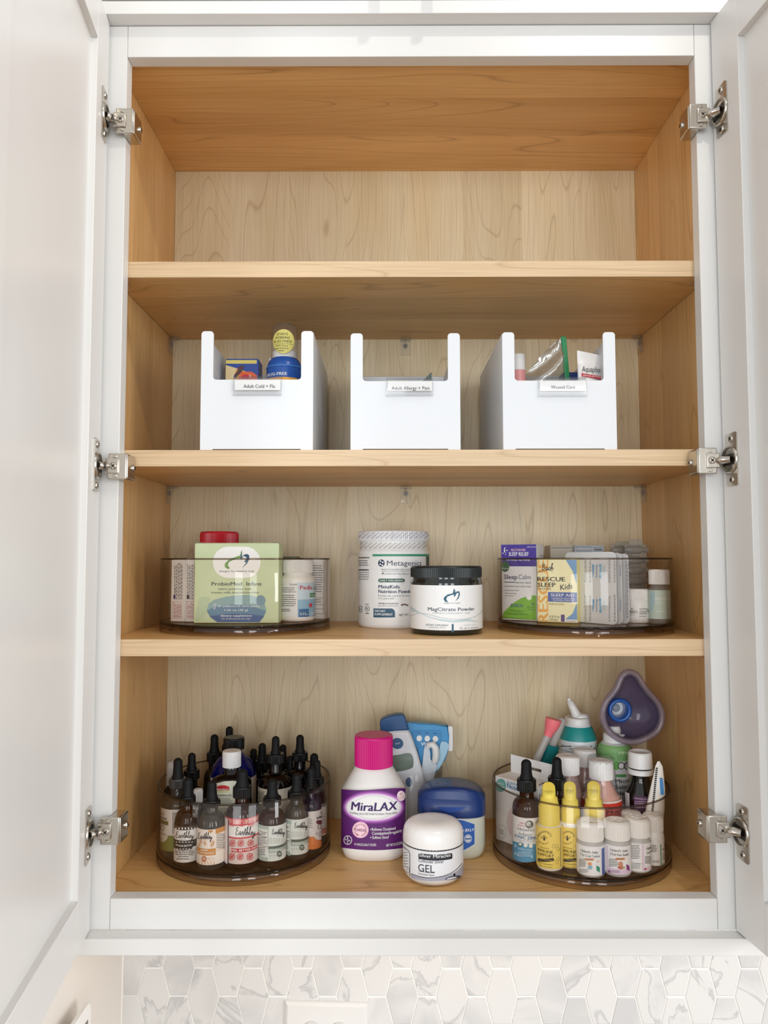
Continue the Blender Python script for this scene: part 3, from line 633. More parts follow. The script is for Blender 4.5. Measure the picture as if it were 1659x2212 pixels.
for i in range(G + 1):
    row = []
    for j in range(G + 1):
        u, v = j / G, i / G
        L0 = lp(1207 - 92 * v ** .8, 733 + 105 * v); R0 = lp(1212 + 18 * v, 728 + 120 * v)
        x_ = L0[0] + (R0[0] - L0[0]) * u; z_ = L0[1] + (R0[1] - L0[1]) * u; row.append((x_, .006 * sin(5 * u + 3 * v) * (.3 + v) + .003 * sin(11 * v + 7 * u), max(.004, z_)))
    grid.append(row)
m_.rings(grid, 0, False, False, True, closed=False); m_.rings([[(x, y + .007 * (1 - abs(2 * j / G - 1)) + .0012, zz) for j, (x, y, zz) in enumerate(r)] for r in grid], 0, False, False, True, closed=False)
m_.build('bag', [clear('thin_film', (246, 246, 244), (170, 168, 164), .08, .22, .08)], t)
a, b_, c_, d_ = lp(1211, 727), lp(1222, 729), lp(1231, 830), lp(1221, 830)
MB().prism([a, b_, c_, d_], -.0028, .0006, 0, 'y').build('zip_strip', [pl('zip_green', (30, 142, 84), .4)], t, bevel=.0006)
Y = .135; p0, p1 = AT(1231, 815, Y), AT(1252, 801, Y)
t = carton('medicine_carton', 'dark blue pack between the green zip and the ointment tube', 'carton', (p0.x + p1.x) / 2 + .001, Y + .02, zb, .030, .025, p1.z - zb, 0, pl('pack_blue', (26, 60, 140), .4))
# ointment tube
Y = .085; cx = AT(1247, 800, Y).x + .0149; t = thing('ointment_tube', 'white ointment tube with crimped end standing in a bin', 'tube', (cx, Y, zb))
def q(px, py): a = AT(px, py, Y); return a.x - cx, a.z - zb
tp = [q(1247, 757), q(1318, 768)]; rings = []
zt_ = tp[0][1]
for k, (f, wd, dp_) in enumerate(((0, .0125, .0125), (.12, .0135, .0122), (.5, .0140, .0095), (.86, .0146, .0035), (.88, .0148, .0010), (1.0, .0149, .0008))):
    rings.append([(wd * cos(2 * pi * i / 32) * (1 if abs(dp_) > .002 else 1), dp_ * sin(2 * pi * i / 32), f * (zt_ + (-.0065 * (cos(2 * pi * i / 32) * .5 + .5) if f > .5 else 0))) for i in range(32)])
MB().rings(rings).build('tube', [pl('tube_white', (240, 238, 236), .35)], t)
D = Dec(flat(.0296, -.0125), t, BR); D.text('Aquaphor', 1458, 296, 112, 34, ink(30, 32, 44), 1, .0, 0, 4); D.poly([(1398, 318), (1518, 338), (1518, 358), (1398, 336)], ink(200, 30, 48), 1); D.text('HEALING OINTMENT', 1458, 337, 108, 10, WH, 2, 0, 0, 8)
lab = D.build(base=.0004)
for v in lab.data.vertices:      # follow the tube's taper
    f = v.co.z / zt_; v.co.y = v.co.y + .0125 - (.0095 + (.0035 - .0095) * (f - .5) / .36 if f < .86 else .0014)
# ------------------------------------------------------------------ turntables
TR = 0.1143
def turntable(x, y, z0, label):
    t = thing('turntable', label, 'turntable', (x, y, z0), 0, 'clear turntables')
    m_ = MB(); R = TR
    m_.lathe([(R - .003, 0), (R, .0008), (R, .0090), (R - .0010, .0100), (R - .012, .0100), (R - .014, .0085), (R - .014, .003), (R - .012, .0005)], 96, cap0=False, cap1=False); m_.build('base', [ACRYB], t)
    MB().lathe([(R - .026, .0012), (R - .026, .0098), (R - .034, .0098), (R - .034, .0012)], 64, cap0=False, cap1=False).build('bearing', [ACRYB], t)
    m_ = MB(); m_.lathe([(0.001, .0102), (R - .0035, .0102), (R - .0010, .0112), (R, .0138), (R, .0936), (R - .0006, .0948), (R - .0018, .0950), (R - .0024, .0944), (R - .0024, .0152), (R - .0034, .0132), (R - .0050, .0127), (.001, .0127)], 96, cap0=False, cap1=False); m_.build('tray', [ACRY], t)
    MB().rings([[((R - .0012 + .0014 * cos(2 * pi * k / 10)) * cos(2 * pi * i / 96), (R - .0012 + .0014 * cos(2 * pi * k / 10)) * sin(2 * pi * i / 96), .0950 + .0012 * sin(2 * pi * k / 10)) for k in range(10)] for i in range(97)], 0, False, False).build('rim', [ACRYR], t)
    MB().lathe([(R - .0016, .0101), (R + .0002, .0112), (R + .0002, .0124), (R - .0010, .0128)], 96, cap0=False, cap1=False).build('tray_foot', [clear('smoked_acrylic_foot', (120, 108, 98), (52, 44, 38), .05, .05)], t)
    return t
TP = {'UL': (-.222, .164), 'UR': (.236, .148), 'LL': (-.220, .160), 'LR': (.226, .148)}
turntable(*TP['UL'], ZS3, 'clear acrylic turntable holding the pale green probiotic box'); turntable(*TP['UR'], ZS3, 'clear acrylic turntable holding the sleep aid boxes and blister cards')
turntable(*TP['LL'], ZF, 'clear acrylic turntable crowded with dark dropper bottles'); turntable(*TP['LR'], ZF, 'clear acrylic turntable holding yellow sprays and small white tablet bottles')
TL, TU = ZF + .0128, ZS3 + .0128
def keep_in(k, x, y, r, lim=TR - .0034):
    X, Y = TP[k]; d = hypot(x - X, y - Y)
    if d + r > lim: f = (lim - r) / d; x, y = X + (x - X) * f, Y + (y - Y) * f
    return x, y
# ------------------------------------------------------------------ dropper bottles
LLc, LLd, LLa, LLb = (320, 1720, .1266), (520, 1720, .1266), (320, 1560, .1266), (520, 1560, .1266)
LRc, LRd, LRa, LRb = (1050, 1690, .1266), (1240, 1650, .1387), (1050, 1500, .1326), (1250, 1430, .1326)
placed = {}
def dropper(label, k, z0, l, r, vb, v_sh, v_neck, v_col0, v_col1, v_top, cw, bw, glass=None, Yc=None, rad=None, collar=None, bulb=None, group='dropper bottles', ribs=30, rn=None):
    """v_*: picture rows of shoulder start, neck foot, collar foot, collar top, bulb tip; cw, bw: widths of collar and bulb in pixels"""
    m = (l + r) / 2
    if Yc is None: x, y, R = cyl(l, r, vb, z0)
    else:
        y = Yc; x = AT(m, vb, y).x; R = rad or (AT(r, vb, y).x - AT(l, vb, y).x) / 2
    if k:
        x, y = keep_in(k, x, y, R)
    t = thing('dropper_bottle', label, 'dropper bottle', (x, y, z0), face_cam(x, y), group)
    px = (y - CAM.y) / FPX; rc, rb = cw / 2 * px, bw / 2 * px; um = PROJ((x, y, z0 + .05))[0]
    zz = lambda v, yy=y: AT(um, v, yy).z - z0
    rn = rn or rc * .74; s0, s1, c0, c1, tp = zz(v_sh, y - R * .5), zz(v_neck), zz(v_col0, y - rc), zz(v_col1, y), zz(v_top)
    c0 = min(c0, c1 - .006)
    prof = [(R * .86, 0), (R * .97, .0012), (R, .004), (R, s0)]
    for i in range(1, 8): a = i / 7 * pi / 2; prof.append((rn + (R - rn) * cos(a), s0 + (s1 - s0) * sin(a)))
    prof += [(rn, s1 + .001), (rn * 1.04, s1 + .0015), (rn, s1 + .002), (rn, c0 + .002)]
    MB().lathe(prof, 40).build('bottle', [glass or AMBER], t)
    MB().ribbed(rc, c0, c1, ribs, .0006).build('collar', [collar or BLACKP], t)
    hb = tp - c1; bp = [(rb * 1.2, c1 - .001), (rb * 1.18, c1 + hb * .06), (rb, c1 + hb * .2), (rb * .9, c1 + hb * .55), (rb * .9, tp - rb * .85)]
    for i in range(1, 7): a = i / 6 * pi / 2; bp.append((max(.0002, rb * .9 * cos(a)), tp - rb * .85 + rb * .85 * sin(a)))
    MB().lathe(bp, 24).build('rubber_bulb', [bulb or RUBBER], t)
    return t, R
def lab(t, R, crop, mid, step=.0035):
    D = Dec(circ(R), t, crop); D.mid = mid; return D
GREY1 = ink(196, 198, 196); SAGE = ink(176, 192, 182); SAGED = ink(84, 100, 92); PALE = ink(222, 230, 226)
# front row, left to right in the tray
t, R = dropper('dropper bottle with white label over a green lower band', 'LL', TL, 346, 414, 1855, 1738, 1716, 1705, 1680, 1637, 36, 21, SMOKEG, collar=pl('grey_collar', (60, 60, 60), .25))
D = lab(t, R, LLc, 400); D.band(230, 940, WH); D.rect(200, 672, 640, 940, ink(134, 146, 74), 1); D.ell(250, 650, 92, 128, WH, 2); D.rect(195, 412, 345, 480, ink(112, 112, 62), 2)
D.text("re's", 238, 285, 86, 46, ink(150, 110, 60), 3, .01); D.text('ents', 258, 362, 130, 46, K, 3, .03); D.text('alom', 268, 640, 110, 36, K, 3); D.ring(253, 535, 30, 42, 7, K, 3); D.rect(200, 480, 212, 560, K, 3); D.text('3', 220, 730, 22, 44, K, 3)
D.rect(420, 262, 428, 640, K, 3); D.text('SUPPLEMENT', 530, 282, 190, 22, K, 3, .02); D.lines(436, 310, 560, 640, 12, K, 3, .35, 3); D.build()
t, R = dropper('amber dropper bottle with black and white immune-biotic label', 'LL', TL, 376, 430, 1872, 1782, 1748, 1742, 1718, 1680, 34, 22, AMBER)
D = lab(t, R, LLc, 645); D.band(520, 1130, ink(226, 224, 220)); D.band(520, 580, ink(78, 68, 62), 1); D.band(580, 745, WH, 2); D.band(755, 915, ink(66, 62, 62), 1); D.rect(470, 805, 815, 885, ink(30, 28, 30), 3)
for i in range(7): D.ell(480 + 52 * i, 548, 12, 18, WH, 2, 10); D.ell(490 + 52 * i, 780, 14, 12, GREY1, 2, 10); D.ell(500 + 50 * i, 895, 12, 10, GREY1, 2, 10)
D.script('Earthley', 622, 655, 300, 110, K, 4, 9); D.text('WELLNESS', 590, 730, 110, 12, KG, 4); D.text('IMMUNE-BIOTIC', 612, 842, 270, 32, WH, 4, .02); D.rect(752, 850, 815, 890, WH, 5); D.lines(470, 925, 800, 1020, 3, K, 3, .36, 5); D.lines(520, 1022, 700, 1052, 1, K, 3, .4, 6); D.lines(490, 1060, 730, 1092, 1, K, 3, .4, 8); D.build()
t, R = dropper('grey-brown dropper bottle with orange flower label', 'LL', TL, 425, 486, 1882, 1790, 1752, 1746, 1726, 1686, 36, 22, SMOKEG)
D = lab(t, R, LLc, 1000); D.band(570, 1175, ink(240, 232, 222)); OR = ink(206, 142, 66); D.rect(1150, 530, 1320, 615, OR, 1); D.poly([(1010, 580), (1120, 580), (1070, 630)], OR, 1)
D.script('Earthley', 970, 675, 240, 105, K, 3, 9); D.text('WELLNESS', 960, 740, 90, 12, OR, 3); D.rect(838, 895, 1150, 1010, OR, 2); D.text('FEEL BETTER FAST', 985, 968, 280, 34, WH, 3, .01); D.lines(900, 910, 1020, 926, 1, WH, 3, .9, 2)
for cx, cy in ((880, 830), (970, 800), (1085, 830), (1110, 790), (905, 770)):
    for a in range(0, 180, 45): D.stroke([(cx - 36 * cos(radians(a)), cy - 50 * sin(radians(a))), (cx + 36 * cos(radians(a)), cy + 50 * sin(radians(a)))], 6, OR, 1)
D.ell(958, 1068, 42, 50, ink(196, 116, 60), 3); D.lines(934, 1048, 984, 1094, 2, WH, 4, .5, 2)
for i in range(6): D.stroke([(860 + 52 * i, 1110), (880 + 50 * i, 1165)], 10, OR, 1)
D.stroke([(1010, 1060), (1080, 1040), (1130, 1060), (1080, 1090), (1010, 1060)], 6, OR, 2); D.lines(1165, 640, 1305, 900, 9, K, 3, .3, 9); D.rect(1165, 900, 1310, 906, OR, 2); D.build()
t, R = dropper('wide amber dropper bottle with red leaf-patterned label', 'LL', TL, 486, 557, 1881, 1764, 1736, 1727, 1697, 1661, 39, 25, AMBER)
D = lab(t, R, (320, 1540, .2532), 795); RD = ink(206, 66, 70); RL = ink(226, 170, 160); D.band(905, 1290, ink(222, 206, 200)); D.band(905, 965, RL, 1); D.band(958, 1065, WH, 2); D.band(950, 962, RD, 3); D.band(1060, 1074, RD, 3); D.band(902, 912, RD, 3)
D.script('Earthley', 828, 1008, 165, 66, K, 4, 5); D.text('WELLNESS', 828, 1046, 66, 7, KG, 4)
for cx, cy in ((720, 1110), (790, 1110), (872, 1110), (716, 1225), (786, 1225), (866, 1225), (720, 938), (800, 938), (875, 938)):
    for a in range(0, 360, 60): D.ring(cx + 13 * cos(radians(a)), cy + 16 * sin(radians(a)), 13, 15, 3.5, RD, 3, 10)
    D.stroke([(cx - 26, cy + 26), (cx + 26, cy - 26)], 3.5, RD, 3)
D.rect(706, 1146, 930, 1192, WH, 5); D.rect(711, 1151, 926, 1187, ink(196, 40, 52), 6); D.text('FEEL BETTER FAST', 818, 1168, 205, 20, WH, 7, .03); D.rect(684, 905, 690, 1280, ink(60, 40, 46), 6); D.rect(655, 900, 683, 1280, ink(238, 226, 224), 5); D.build()
def sage_bottle(label, args, crop, mid, dx, dy):
    t, R = dropper(label, 'LL', TL, *args)
    D = lab(t, R, crop, mid); X = lambda v: v + dx; Yy = lambda v: v + dy
    D.band(Yy(510), Yy(1110), PALE); D.rect(X(300), Yy(500), X(480), Yy(560), SAGE, 1); D.rect(X(300), Yy(1030), X(465), Yy(1100), SAGE, 1); D.rect(X(300), Yy(575), X(466), Yy(922), ink(228, 232, 226), 2); D.rect(X(460), Yy(570), X(464), Yy(920), K, 3)
    D.text('ent Facts', X(372), Yy(602), 150, 24, K, 3, .02); D.lines(X(306), Yy(628), X(440), Yy(670), 2, K, 3, .4, 3); D.rect(X(300), Yy(682), X(455), Yy(690), K, 3); D.lines(X(306), Yy(700), X(450), Yy(830), 5, K, 3, .35, 4); D.rect(X(300), Yy(842), X(455), Yy(850), K, 3); D.lines(X(306), Yy(870), X(430), Yy(1020), 5, K, 3, .35, 5)
    D.script('Earthley', X(640), Yy(602), 215, 92, K, 3, 8); D.text('WELLNESS', X(650), Yy(668), 90, 10, KG, 3)
    for i, c0 in enumerate((505, 575, 640, 715)):
        for k in range(3): D.ell(X(c0 - 16), Yy(725 + 34 * k), 8, 17, ink(190, 200, 194), 2, 10, .6); D.ell(X(c0 + 16), Yy(725 + 34 * k), 8, 17, ink(190, 200, 194), 2, 10, -.6)
    D.rect(X(476), Yy(842), X(770), Yy(884), SAGED, 2); D.rect(X(476), Yy(884), X(770), Yy(955), ink(164, 180, 172), 2); D.lines(X(500), Yy(902), X(740), Yy(946), 2, PALE, 3, .5, 2); D.ell(X(655), Yy(980), 42, 52, SAGED, 4); D.lines(X(632), Yy(960), X(678), Yy(1004), 2, PALE, 5, .5, 2)
    for i in range(5): D.stroke([(X(495 + 38 * i), Yy(1010)), (X(505 + 38 * i), Yy(1090))], 6, ink(176, 188, 182), 2); D.ell(X(495 + 38 * i), Yy(1005), 13, 26, ink(190, 200, 194), 2, 10)
    D.build()
sage_bottle('amber dropper bottle with sage green label, between the red label and its twin', (557, 617, 1874, 1782, 1748, 1745, 1720, 1682, 38, 23, AMBER), LLd, 530, 0, 0)
sage_bottle('grey glass dropper bottle with sage green label beside the orange label', (614, 666, 1859, 1768, 1735, 1730, 1707, 1670, 38, 22, SMOKEG), LLd, 950, 385, -110)
t, R = dropper('violet glass dropper bottle with white label over an orange band', 'LL', TL, 655, 700, 1845, 1745, 1722, 1714, 1695, 1656, 30, 21, VIOLET)
D = lab(t, R, LLd, 1260); D.band(255, 870, ink(236, 234, 232)); D.rect(1100, 655, 1600, 870, ink(226, 128, 58), 1); D.ell(1330, 650, 85, 95, ink(236, 234, 232), 2); D.text('Vital', 1345, 355, 110, 46, K, 3, .03, .2); D.rrect(1285, 408, 1400, 475, ink(112, 44, 48), 3); D.ring(1342, 520, 28, 38, 7, K, 3); D.text('MI', 1375, 272, 36, 34, K, 3, .02); D.text('Dr.Green', 1345, 615, 130, 40, ink(90, 60, 70), 3); D.lines(1142, 390, 1235, 560, 5, KG, 3, .25, 4); D.lines(1320, 660, 1400, 700, 2, KG, 3, .3, 5); D.lines(1142, 700, 1190, 780, 3, ink(160, 80, 40), 3, .2, 6); D.build()
t, R = dropper('dropper bottle with grey-green banded label at the turntable rim', 'LL', TL, 668, 712, 1812, 1735, 1712, 1702, 1676, 1641, 30, 17, DAMBER, Yc=.150)
D = lab(t, R, LLd, 1440); D.band(130, 655, ink(224, 222, 216)); D.band(110, 165, ink(112, 122, 106), 1); D.lines(1390, 300, 1440, 600, 8, KG, 2, .3, 2); D.rect(1380, 540, 1460, 640, ink(190, 110, 100), 2); D.build()
# back row: mostly tall dark bottles seen by their bulbs and collars
def tall(label, u, Y, v_top, v_c1, v_c0, cw, bw, R, glass=DAMBER, vn=None, vs=None, lb=None):
    t, R = dropper(label, 'LL', TL, u - 10, u + 10, 1800, vs or v_c0 + 34, vn or v_c0 + 14, v_c0, v_c1, v_top, cw, bw, glass, Yc=Y, rad=R)
    return t, R
tall('tall dark dropper bottle beside the black-capped blue bottle', 460, .236, 1586, 1624, 1648, 31, 18, .0150, vs=1690, vn=1660)
tall('tallest dark dropper bottle, half hidden behind the black cap', 493, .243, 1569, 1607, 1628, 30, 17, .0180)
tall('dark dropper bottle behind the immune-biotic bottle', 412, .172, 1626, 1662, 1686, 33, 18, .0165)
tall('short dark dropper bottle close behind the blue bottle', 546, .245, 1617, 1652, 1670, 28, 16, .0150)
tall('dark dropper bottle in the back row beside the blue bottle', 565, .216, 1605, 1642, 1665, 30, 18, .0140)
t, R = tall('tall dark dropper bottle with cream ingredients label', 594, .150, 1590, 1627, 1651, 37, 18, .0228, vs=1702, vn=1668)
D = lab(t, R, LLb, 500); D.band(1150, 1900, ink(216, 208, 190)); D.lines(272, 1185, 420, 1560, 13, K, 2, .4, 3); D.build()
tall('dark dropper bottle standing behind the cream ingredients label', 610, .236, 1608, 1643, 1664, 28, 16, .0150)
tall('short dark dropper bottle with its bulb just showing between two tall ones', 626, .200, 1632, 1662, 1682, 26, 14, .0140)
tall('tall dark dropper bottle at the back beside the twin sage labels', 647, .190, 1587, 1624, 1646, 33, 18, .0175, vs=1690)
tall('dark dropper bottle behind the violet glass bottle', 678, .178, 1627, 1662, 1684, 28, 19, .0150)
# blue bottle with black cap
Y = .190; xc = AT(504, 1700, Y).x; px = (Y - CAM.y) / FPX; z = lambda v: AT(504, v, Y).z - TL
t = thing('cobalt_bottle', 'large cobalt blue round bottle with black screw cap', 'bottle', (xc, Y, TL), face_cam(xc, Y)); R = .0312
MB().lathe([(R * .9, 0), (R, .004), (R, z(1684)), (R * .97, z(1668)), (R * .88, z(1652)), (R * .72, z(1639)), (R * .52, z(1631)), (R * .36, z(1625)), (R * .34, z(1612))], 44).build('bottle', [COBALT], t)
MB().ribbed(22 * px, z(1617), z(1592), 46, .0005).build('cap', [BLACKP], t)
D = lab(t, R, LLb, 120); D.band(960, 1600, ink(206, 200, 184)); D.build()
# laxative bottle, white cap, oval brown body
Y = .138; xc = AT(500, 1700, Y).x; px = (Y - CAM.y) / FPX; z = lambda v: AT(500, v, Y).z - TL
t = thing('syrup_bottle', 'flat amber syrup bottle with white cap and a red oval on its label', 'bottle', (xc, Y, TL), face_cam(xc, Y)); a_, b_ = .0262, .0155
m_ = MB(); m_.rings([[(x * s, y * (s if s > .4 else .7 * s + .12), zz) for x, y in sup(a_, b_, 2.5, 48, full=True)] for s, zz in ((.94, 0), (1, .003), (1, z(1700)), (.985, z(1688)), (.92, z(1680)), (.72, z(1675)), (.36, z(1671)), (.33, z(1650)))]); m_.build('bottle', [DAMBER], t)
MB().ribbed(19.5 * px, z(1655), z(1621), 40, .0003).build('cap', [WHITEP], t)
D = Dec(sup(a_, b_, 2.5), t, LLa); D.mid = 1420; D.poly([(1160, 1040), (1300, 1010), (1440, 1000), (1600, 1015), (1700, 1040), (1700, 1700), (1160, 1700)], ink(226, 226, 206), 0); D.ell(1275, 1120, 112, 45, ink(196, 38, 44), 1); D.rect(1163, 1125, 1387, 1165, ink(196, 38, 44), 2); D.text("Fletcher's", 1274, 1143, 200, 30, WH, 3, .02); D.rect(1165, 1168, 1385, 1205, ink(206, 214, 160), 1)
D.lines(1180, 1235, 1460, 1270, 2, K, 2, .5, 3); D.lines(1180, 1290, 1440, 1400, 5, K, 2, .3, 4); D.lines(1180, 1410, 1430, 1430, 1, K, 2, .7, 5); D.lines(1180, 1460, 1440, 1680, 8, KG, 2, .3, 6); D.build()
# spray bottle under a clear overcap at the left rim
Y = .152; xc = AT(371, 1700, Y).x; z = lambda v: AT(371, v, Y).z - TL; x_, y_ = keep_in('LL', xc, Y, .0165); t = thing('spray_bottle', 'dark spray bottle wearing a tall clear overcap, beside the green-banded label', 'spray bottle', (x_, y_, TL), face_cam(x_, y_))
MB().lathe([(.0150, 0), (.0160, .003), (.0160, z(1722)), (.0130, z(1704)), (.0085, z(1698)), (.0085, z(1690))], 36).build('bottle', [DAMBER], t)
MB().lathe([(.0098, z(1696)), (.0098, z(1686)), (.0060, z(1682)), (.0055, z(1662)), (.003, z(1660))], 24).build('sprayer', [BLACKP], t)
MB().lathe([(.0106, z(1693)), (.0098, z(1650)), (.0092, z(1645)), (.004, z(1643))], 32, cap0=False).build('overcap', [FROST], t)
# small white-capped bottle between the droppers
Y = .128; xc = AT(428, 1720, Y).x; z = lambda v: AT(428, v, Y).z - TL; t = thing('pill_bottle', 'small bottle with ribbed white cap wedged among the dropper bottles', 'bottle', (xc, Y, TL)); px = (Y - CAM.y) / FPX
MB().lathe([(.0105, 0), (.0112, .002), (.0112, z(1748)), (.0080, z(1738)), (.0075, z(1732))], 30).build('bottle', [DAMBER], t); MB().ribbed(10 * px, z(1737), z(1704), 26, .0006).build('cap', [WHITEP], t)
# ------------------------------------------------------------------ bottom shelf, between the turntables
MC = (700, 1520, .22906)
# laxative powder bottle
x, Y, R = cyl(738, 877, 1864, ZF); a_, b_ = R, R * .86; Yf = Y - R; Y = Yf + b_; z = lambda v, yy=Y: AT(806, v, yy).z - ZF
t = thing('powder_bottle', 'white laxative powder bottle with fuchsia cap and purple label', 'bottle', (x, Y, ZF), face_cam(x, Y) * .6)
m_ = MB(); px = (Y - CAM.y) / FPX
rs = [(.86, 0), (.93, .0015), (.985, z(1848, Yf)), (1, z(1836, Yf)), (1, z(1716, Yf)), (.985, z(1705)), (.935, z(1696)), (.80, z(1680)), (.675, z(1665)), (.595, z(1656)), (.54, z(1652)), (.52, z(1645))]
m_.rings([[(xx * s, yy * (s if s > .62 else s * 1.0), zz) for xx, yy in sup(a_, b_, 2.0 + (.7 if s > .8 else .35), 64, full=True)] for s, zz in rs]); m_.build('bottle', [pl('bottle_white', (242, 240, 236), .3)], t)
MB().ribbed(40.5 * px, z(1652), z(1586), 62, .0007, bev=.002).build('cap', [pl('fuchsia_plastic', (214, 22, 128), .35)], t)
D = Dec(sup(a_, b_, 2.7), t, MC); D.mid = 465; PU = ink(92, 26, 108); PM = ink(160, 84, 172); PLt = ink(206, 150, 212)
def wav(f, n=26, x0=160, x1=768): return [(x0 + (x1 - x0) * i / n, f(i / n)) for i in range(n + 1)]
top = wav(lambda q: 806 + 10 * sin(q * 5.2)); bot = wav(lambda q: 1352 - 40 * (2 * q - 1) ** 2 * -.1 + 30 * sin(q * 3.1)); D.poly(top + bot[::-1], PU, 0)
for k, (rx, ry, cc) in enumerate(((292, 158, ink(128, 54, 142)), (284, 148, PM), (272, 136, PLt), (258, 124, ink(236, 220, 238)), (246, 114, WH))): D.ell(468, 975, rx, ry, cc, 1 + k, 44)
D.ring(470, 975, 205, 108, 5, ink(206, 200, 208), 6, 40, 190, 350); D.ring(470, 975, 205, 108, 5, ink(206, 200, 208), 6, 40, 20, 160)
D.text('MiraLAX', 473, 968, 432, 84, ink(62, 34, 100), 7, .03, .12); D.text('Polyethylene Glycol 3350, Powder for Solution, Osmotic Laxative', 468, 1036, 438, 22, ink(60, 50, 80), 7)
D.ell(345, 1188, 76, 78, ink(240, 190, 210), 5); D.ell(345, 1188, 66, 68, ink(250, 214, 226), 6); D.text('POWDER', 345, 1190, 120, 28, ink(120, 20, 80), 7, .02); D.arc('UNFLAVORED', 345, 1188, 54, -78, 78, 17, ink(160, 40, 90), 7); D.arc('GRIT FREE', 345, 1188, 54, 255, 105, 17, ink(160, 40, 90), 7, inner=True)
D.text('Relieves Occasional', 562, 1180, 220, 30, WH, 5, .012); D.text('Constipation/Irregularity', 590, 1216, 276, 30, WH, 5, .012); D.text('Softens Stool', 530, 1257, 152, 30, WH, 5, .012); D.ell(441, 1184, 5, 5, WH, 5); D.ell(441, 1260, 5, 5, WH, 5)
D.text('14 ONCE-DAILY DOSES', 390, 1328, 202, 24, WH, 5, .01); D.text('NET WT 8.3 OZ (238 g)', 660, 1325, 150, 26, WH, 5, .01)
D.ring(228, 1285, 36, 40, 6, WH, 5); D.text('BAYER', 228, 1285, 52, 15, WH, 6, .02); D.arc('B', 228, 1285, 22, -20, 20, 14, WH, 6)
for i, ch in enumerate('BAER'): D.text(ch, 228, (1258, 1270, 1300, 1313)[i], 11, 11, WH, 6, .02)
D.ell(722, 868, 38, 48, ink(250, 234, 238), 6); D.text('#1', 722, 846, 30, 24, ink(190, 40, 70), 7); D.text('DOCTOR', 722, 876, 56, 12, ink(190, 40, 70), 7); D.text('RECOMMENDED', 722, 894, 56, 8, ink(190, 40, 70), 7); D.build()
# gel jar
x, Y, R = cyl(871, 1001, 1921, ZF); z = lambda v, yy=Y: AT(935, v, yy).z - ZF; Yf = Y - R
t = thing('gel_jar', 'white round gel jar with domed lid and silver printed label', 'jar', (x, Y, ZF), face_cam(x, Y))
zl = z(1838, Yf)
MB().lathe([(R * .70, 0), (R * .82, .0012), (R * .92, .0055), (R * .985, .013), (R, .021), (R, zl - .0006)], 56).build('jar', [pl('jar_white', (242, 241, 238), .28)], t)
tp = z(1768); MB().lathe([(R * 1.008, zl), (R * 1.012, zl + .002), (R * 1.0, zl + (tp - zl) * .45), (R * .95, zl + (tp - zl) * .70), (R * .84, zl + (tp - zl) * .88), (R * .66, zl + (tp - zl) * .98), (R * .45, tp), (R * .2, tp - .0003), (.0005, tp - .0004)], 56, cap1=False).build('lid', [pl('lid_white', (243, 240, 236), .22)], t)
D = Dec(circ(R), t, MC); D.mid = 1030; D.band(1398, 1652, ink(232, 232, 234)); D.band(1384, 1396, ink(40, 38, 44), 1)
D.rrect(892, 1408, 1208, 1464, ink(38, 38, 48), 2, 14); D.text('Silver Miracles', 1045, 1437, 292, 34, WH, 3, .01); D.text('Colloidal Silver', 1010, 1488, 238, 32, K, 3); D.text('GEL', 966, 1552, 152, 74, ink(40, 40, 48), 3); D.rect(890, 1588, 1045, 1591, K, 3); D.text('Unscented 7ppm', 965, 1610, 150, 17, K, 3)
D.poly([(1312, 1500), (1290, 1540), (1230, 1590), (1140, 1622), (1040, 1640), (900, 1625), (820, 1605), (820, 1640), (920, 1665), (1100, 1668), (1220, 1650), (1312, 1600)], ink(168, 168, 180), 1); D.stroke([(820, 1602), (960, 1640), (1120, 1625), (1230, 1575), (1300, 1505)], 5, K, 2, 6); D.ell(1215, 1640, 75, 16, ink(60, 60, 80), 2, 20, -.2); D.ell(1200, 1644, 50, 8, ink(220, 220, 230), 3, 20, -.2); D.ell(1226, 1612, 10, 14, K, 3)
D.stroke([(752, 1345), (800, 1385), (812, 1420), (812, 1625)], 5, K, 2); D.lines(752, 1400, 800, 1560, 6, KG, 2, .2, 3); D.ring(795, 1570, 12, 25, 4, KG, 2); D.build()
# petroleum jelly jar
x, Y, R = cyl(902, 1047, 1862, ZF); b_ = R * .70; Yf = Y - R; Y = Yf + b_ + .003; z = lambda v, yy=Yf: AT(975, v, yy).z - ZF
t = thing('jelly_jar', 'squat translucent petroleum jelly jar with navy flip lid and blue label', 'jar', (x, Y, ZF), face_cam(x, Y)); a_ = R * 1.0
zl = z(1770); tp = z(1691, Y)
m_ = MB(); m_.rings([[(xx * s, yy * s, zz) for xx, yy in sup(a_, b_, 3.0, 64, full=True)] for s, zz in ((.80, 0), (.88, .0016), (.95, .007), (.985, .016), (.975, zl - .004), (.965, zl))]); m_.build('jar', [pl('jelly_body', (206, 208, 192), .25, trans=.0, sss=.3)], t)
m_ = MB(); m_.rings([[(xx * s, yy * s, zz) for xx, yy in sup(a_, b_, 3.0, 64, full=True)] for s, zz in ((.99, zl), (1.0, zl + .001), (.992, zl + (tp - zl) * .62), (.955, zl + (tp - zl) * .64), (.950, zl + (tp - zl) * .66))], cap1=False)
n = 64; base = sup(a_, b_, 3.0, n, full=True); hz = zl + (tp - zl) * .66
rr = []
for k in (0, .35, .7, 1):
    rr.append([(xx * (.95 - .05 * k), yy * (.95 - .12 * k), hz + k * (tp - hz) * (1 - .62 * (abs(xx) / a_) ** 2.2)) for xx, yy in base])
rr += [[(xx * .5, yy * .46, tp - (tp - hz) * .62 * .5 ** 2.2 * (abs(xx) / a_) ** 2.2 + .0004) for xx, yy in base], [(xx * .05, yy * .05, tp + .0006) for xx, yy in base]]
m_.rings(rr, 0, False, True); ld = m_.build('lid', [pl('navy_lid', (22, 52, 112), .32)], t)
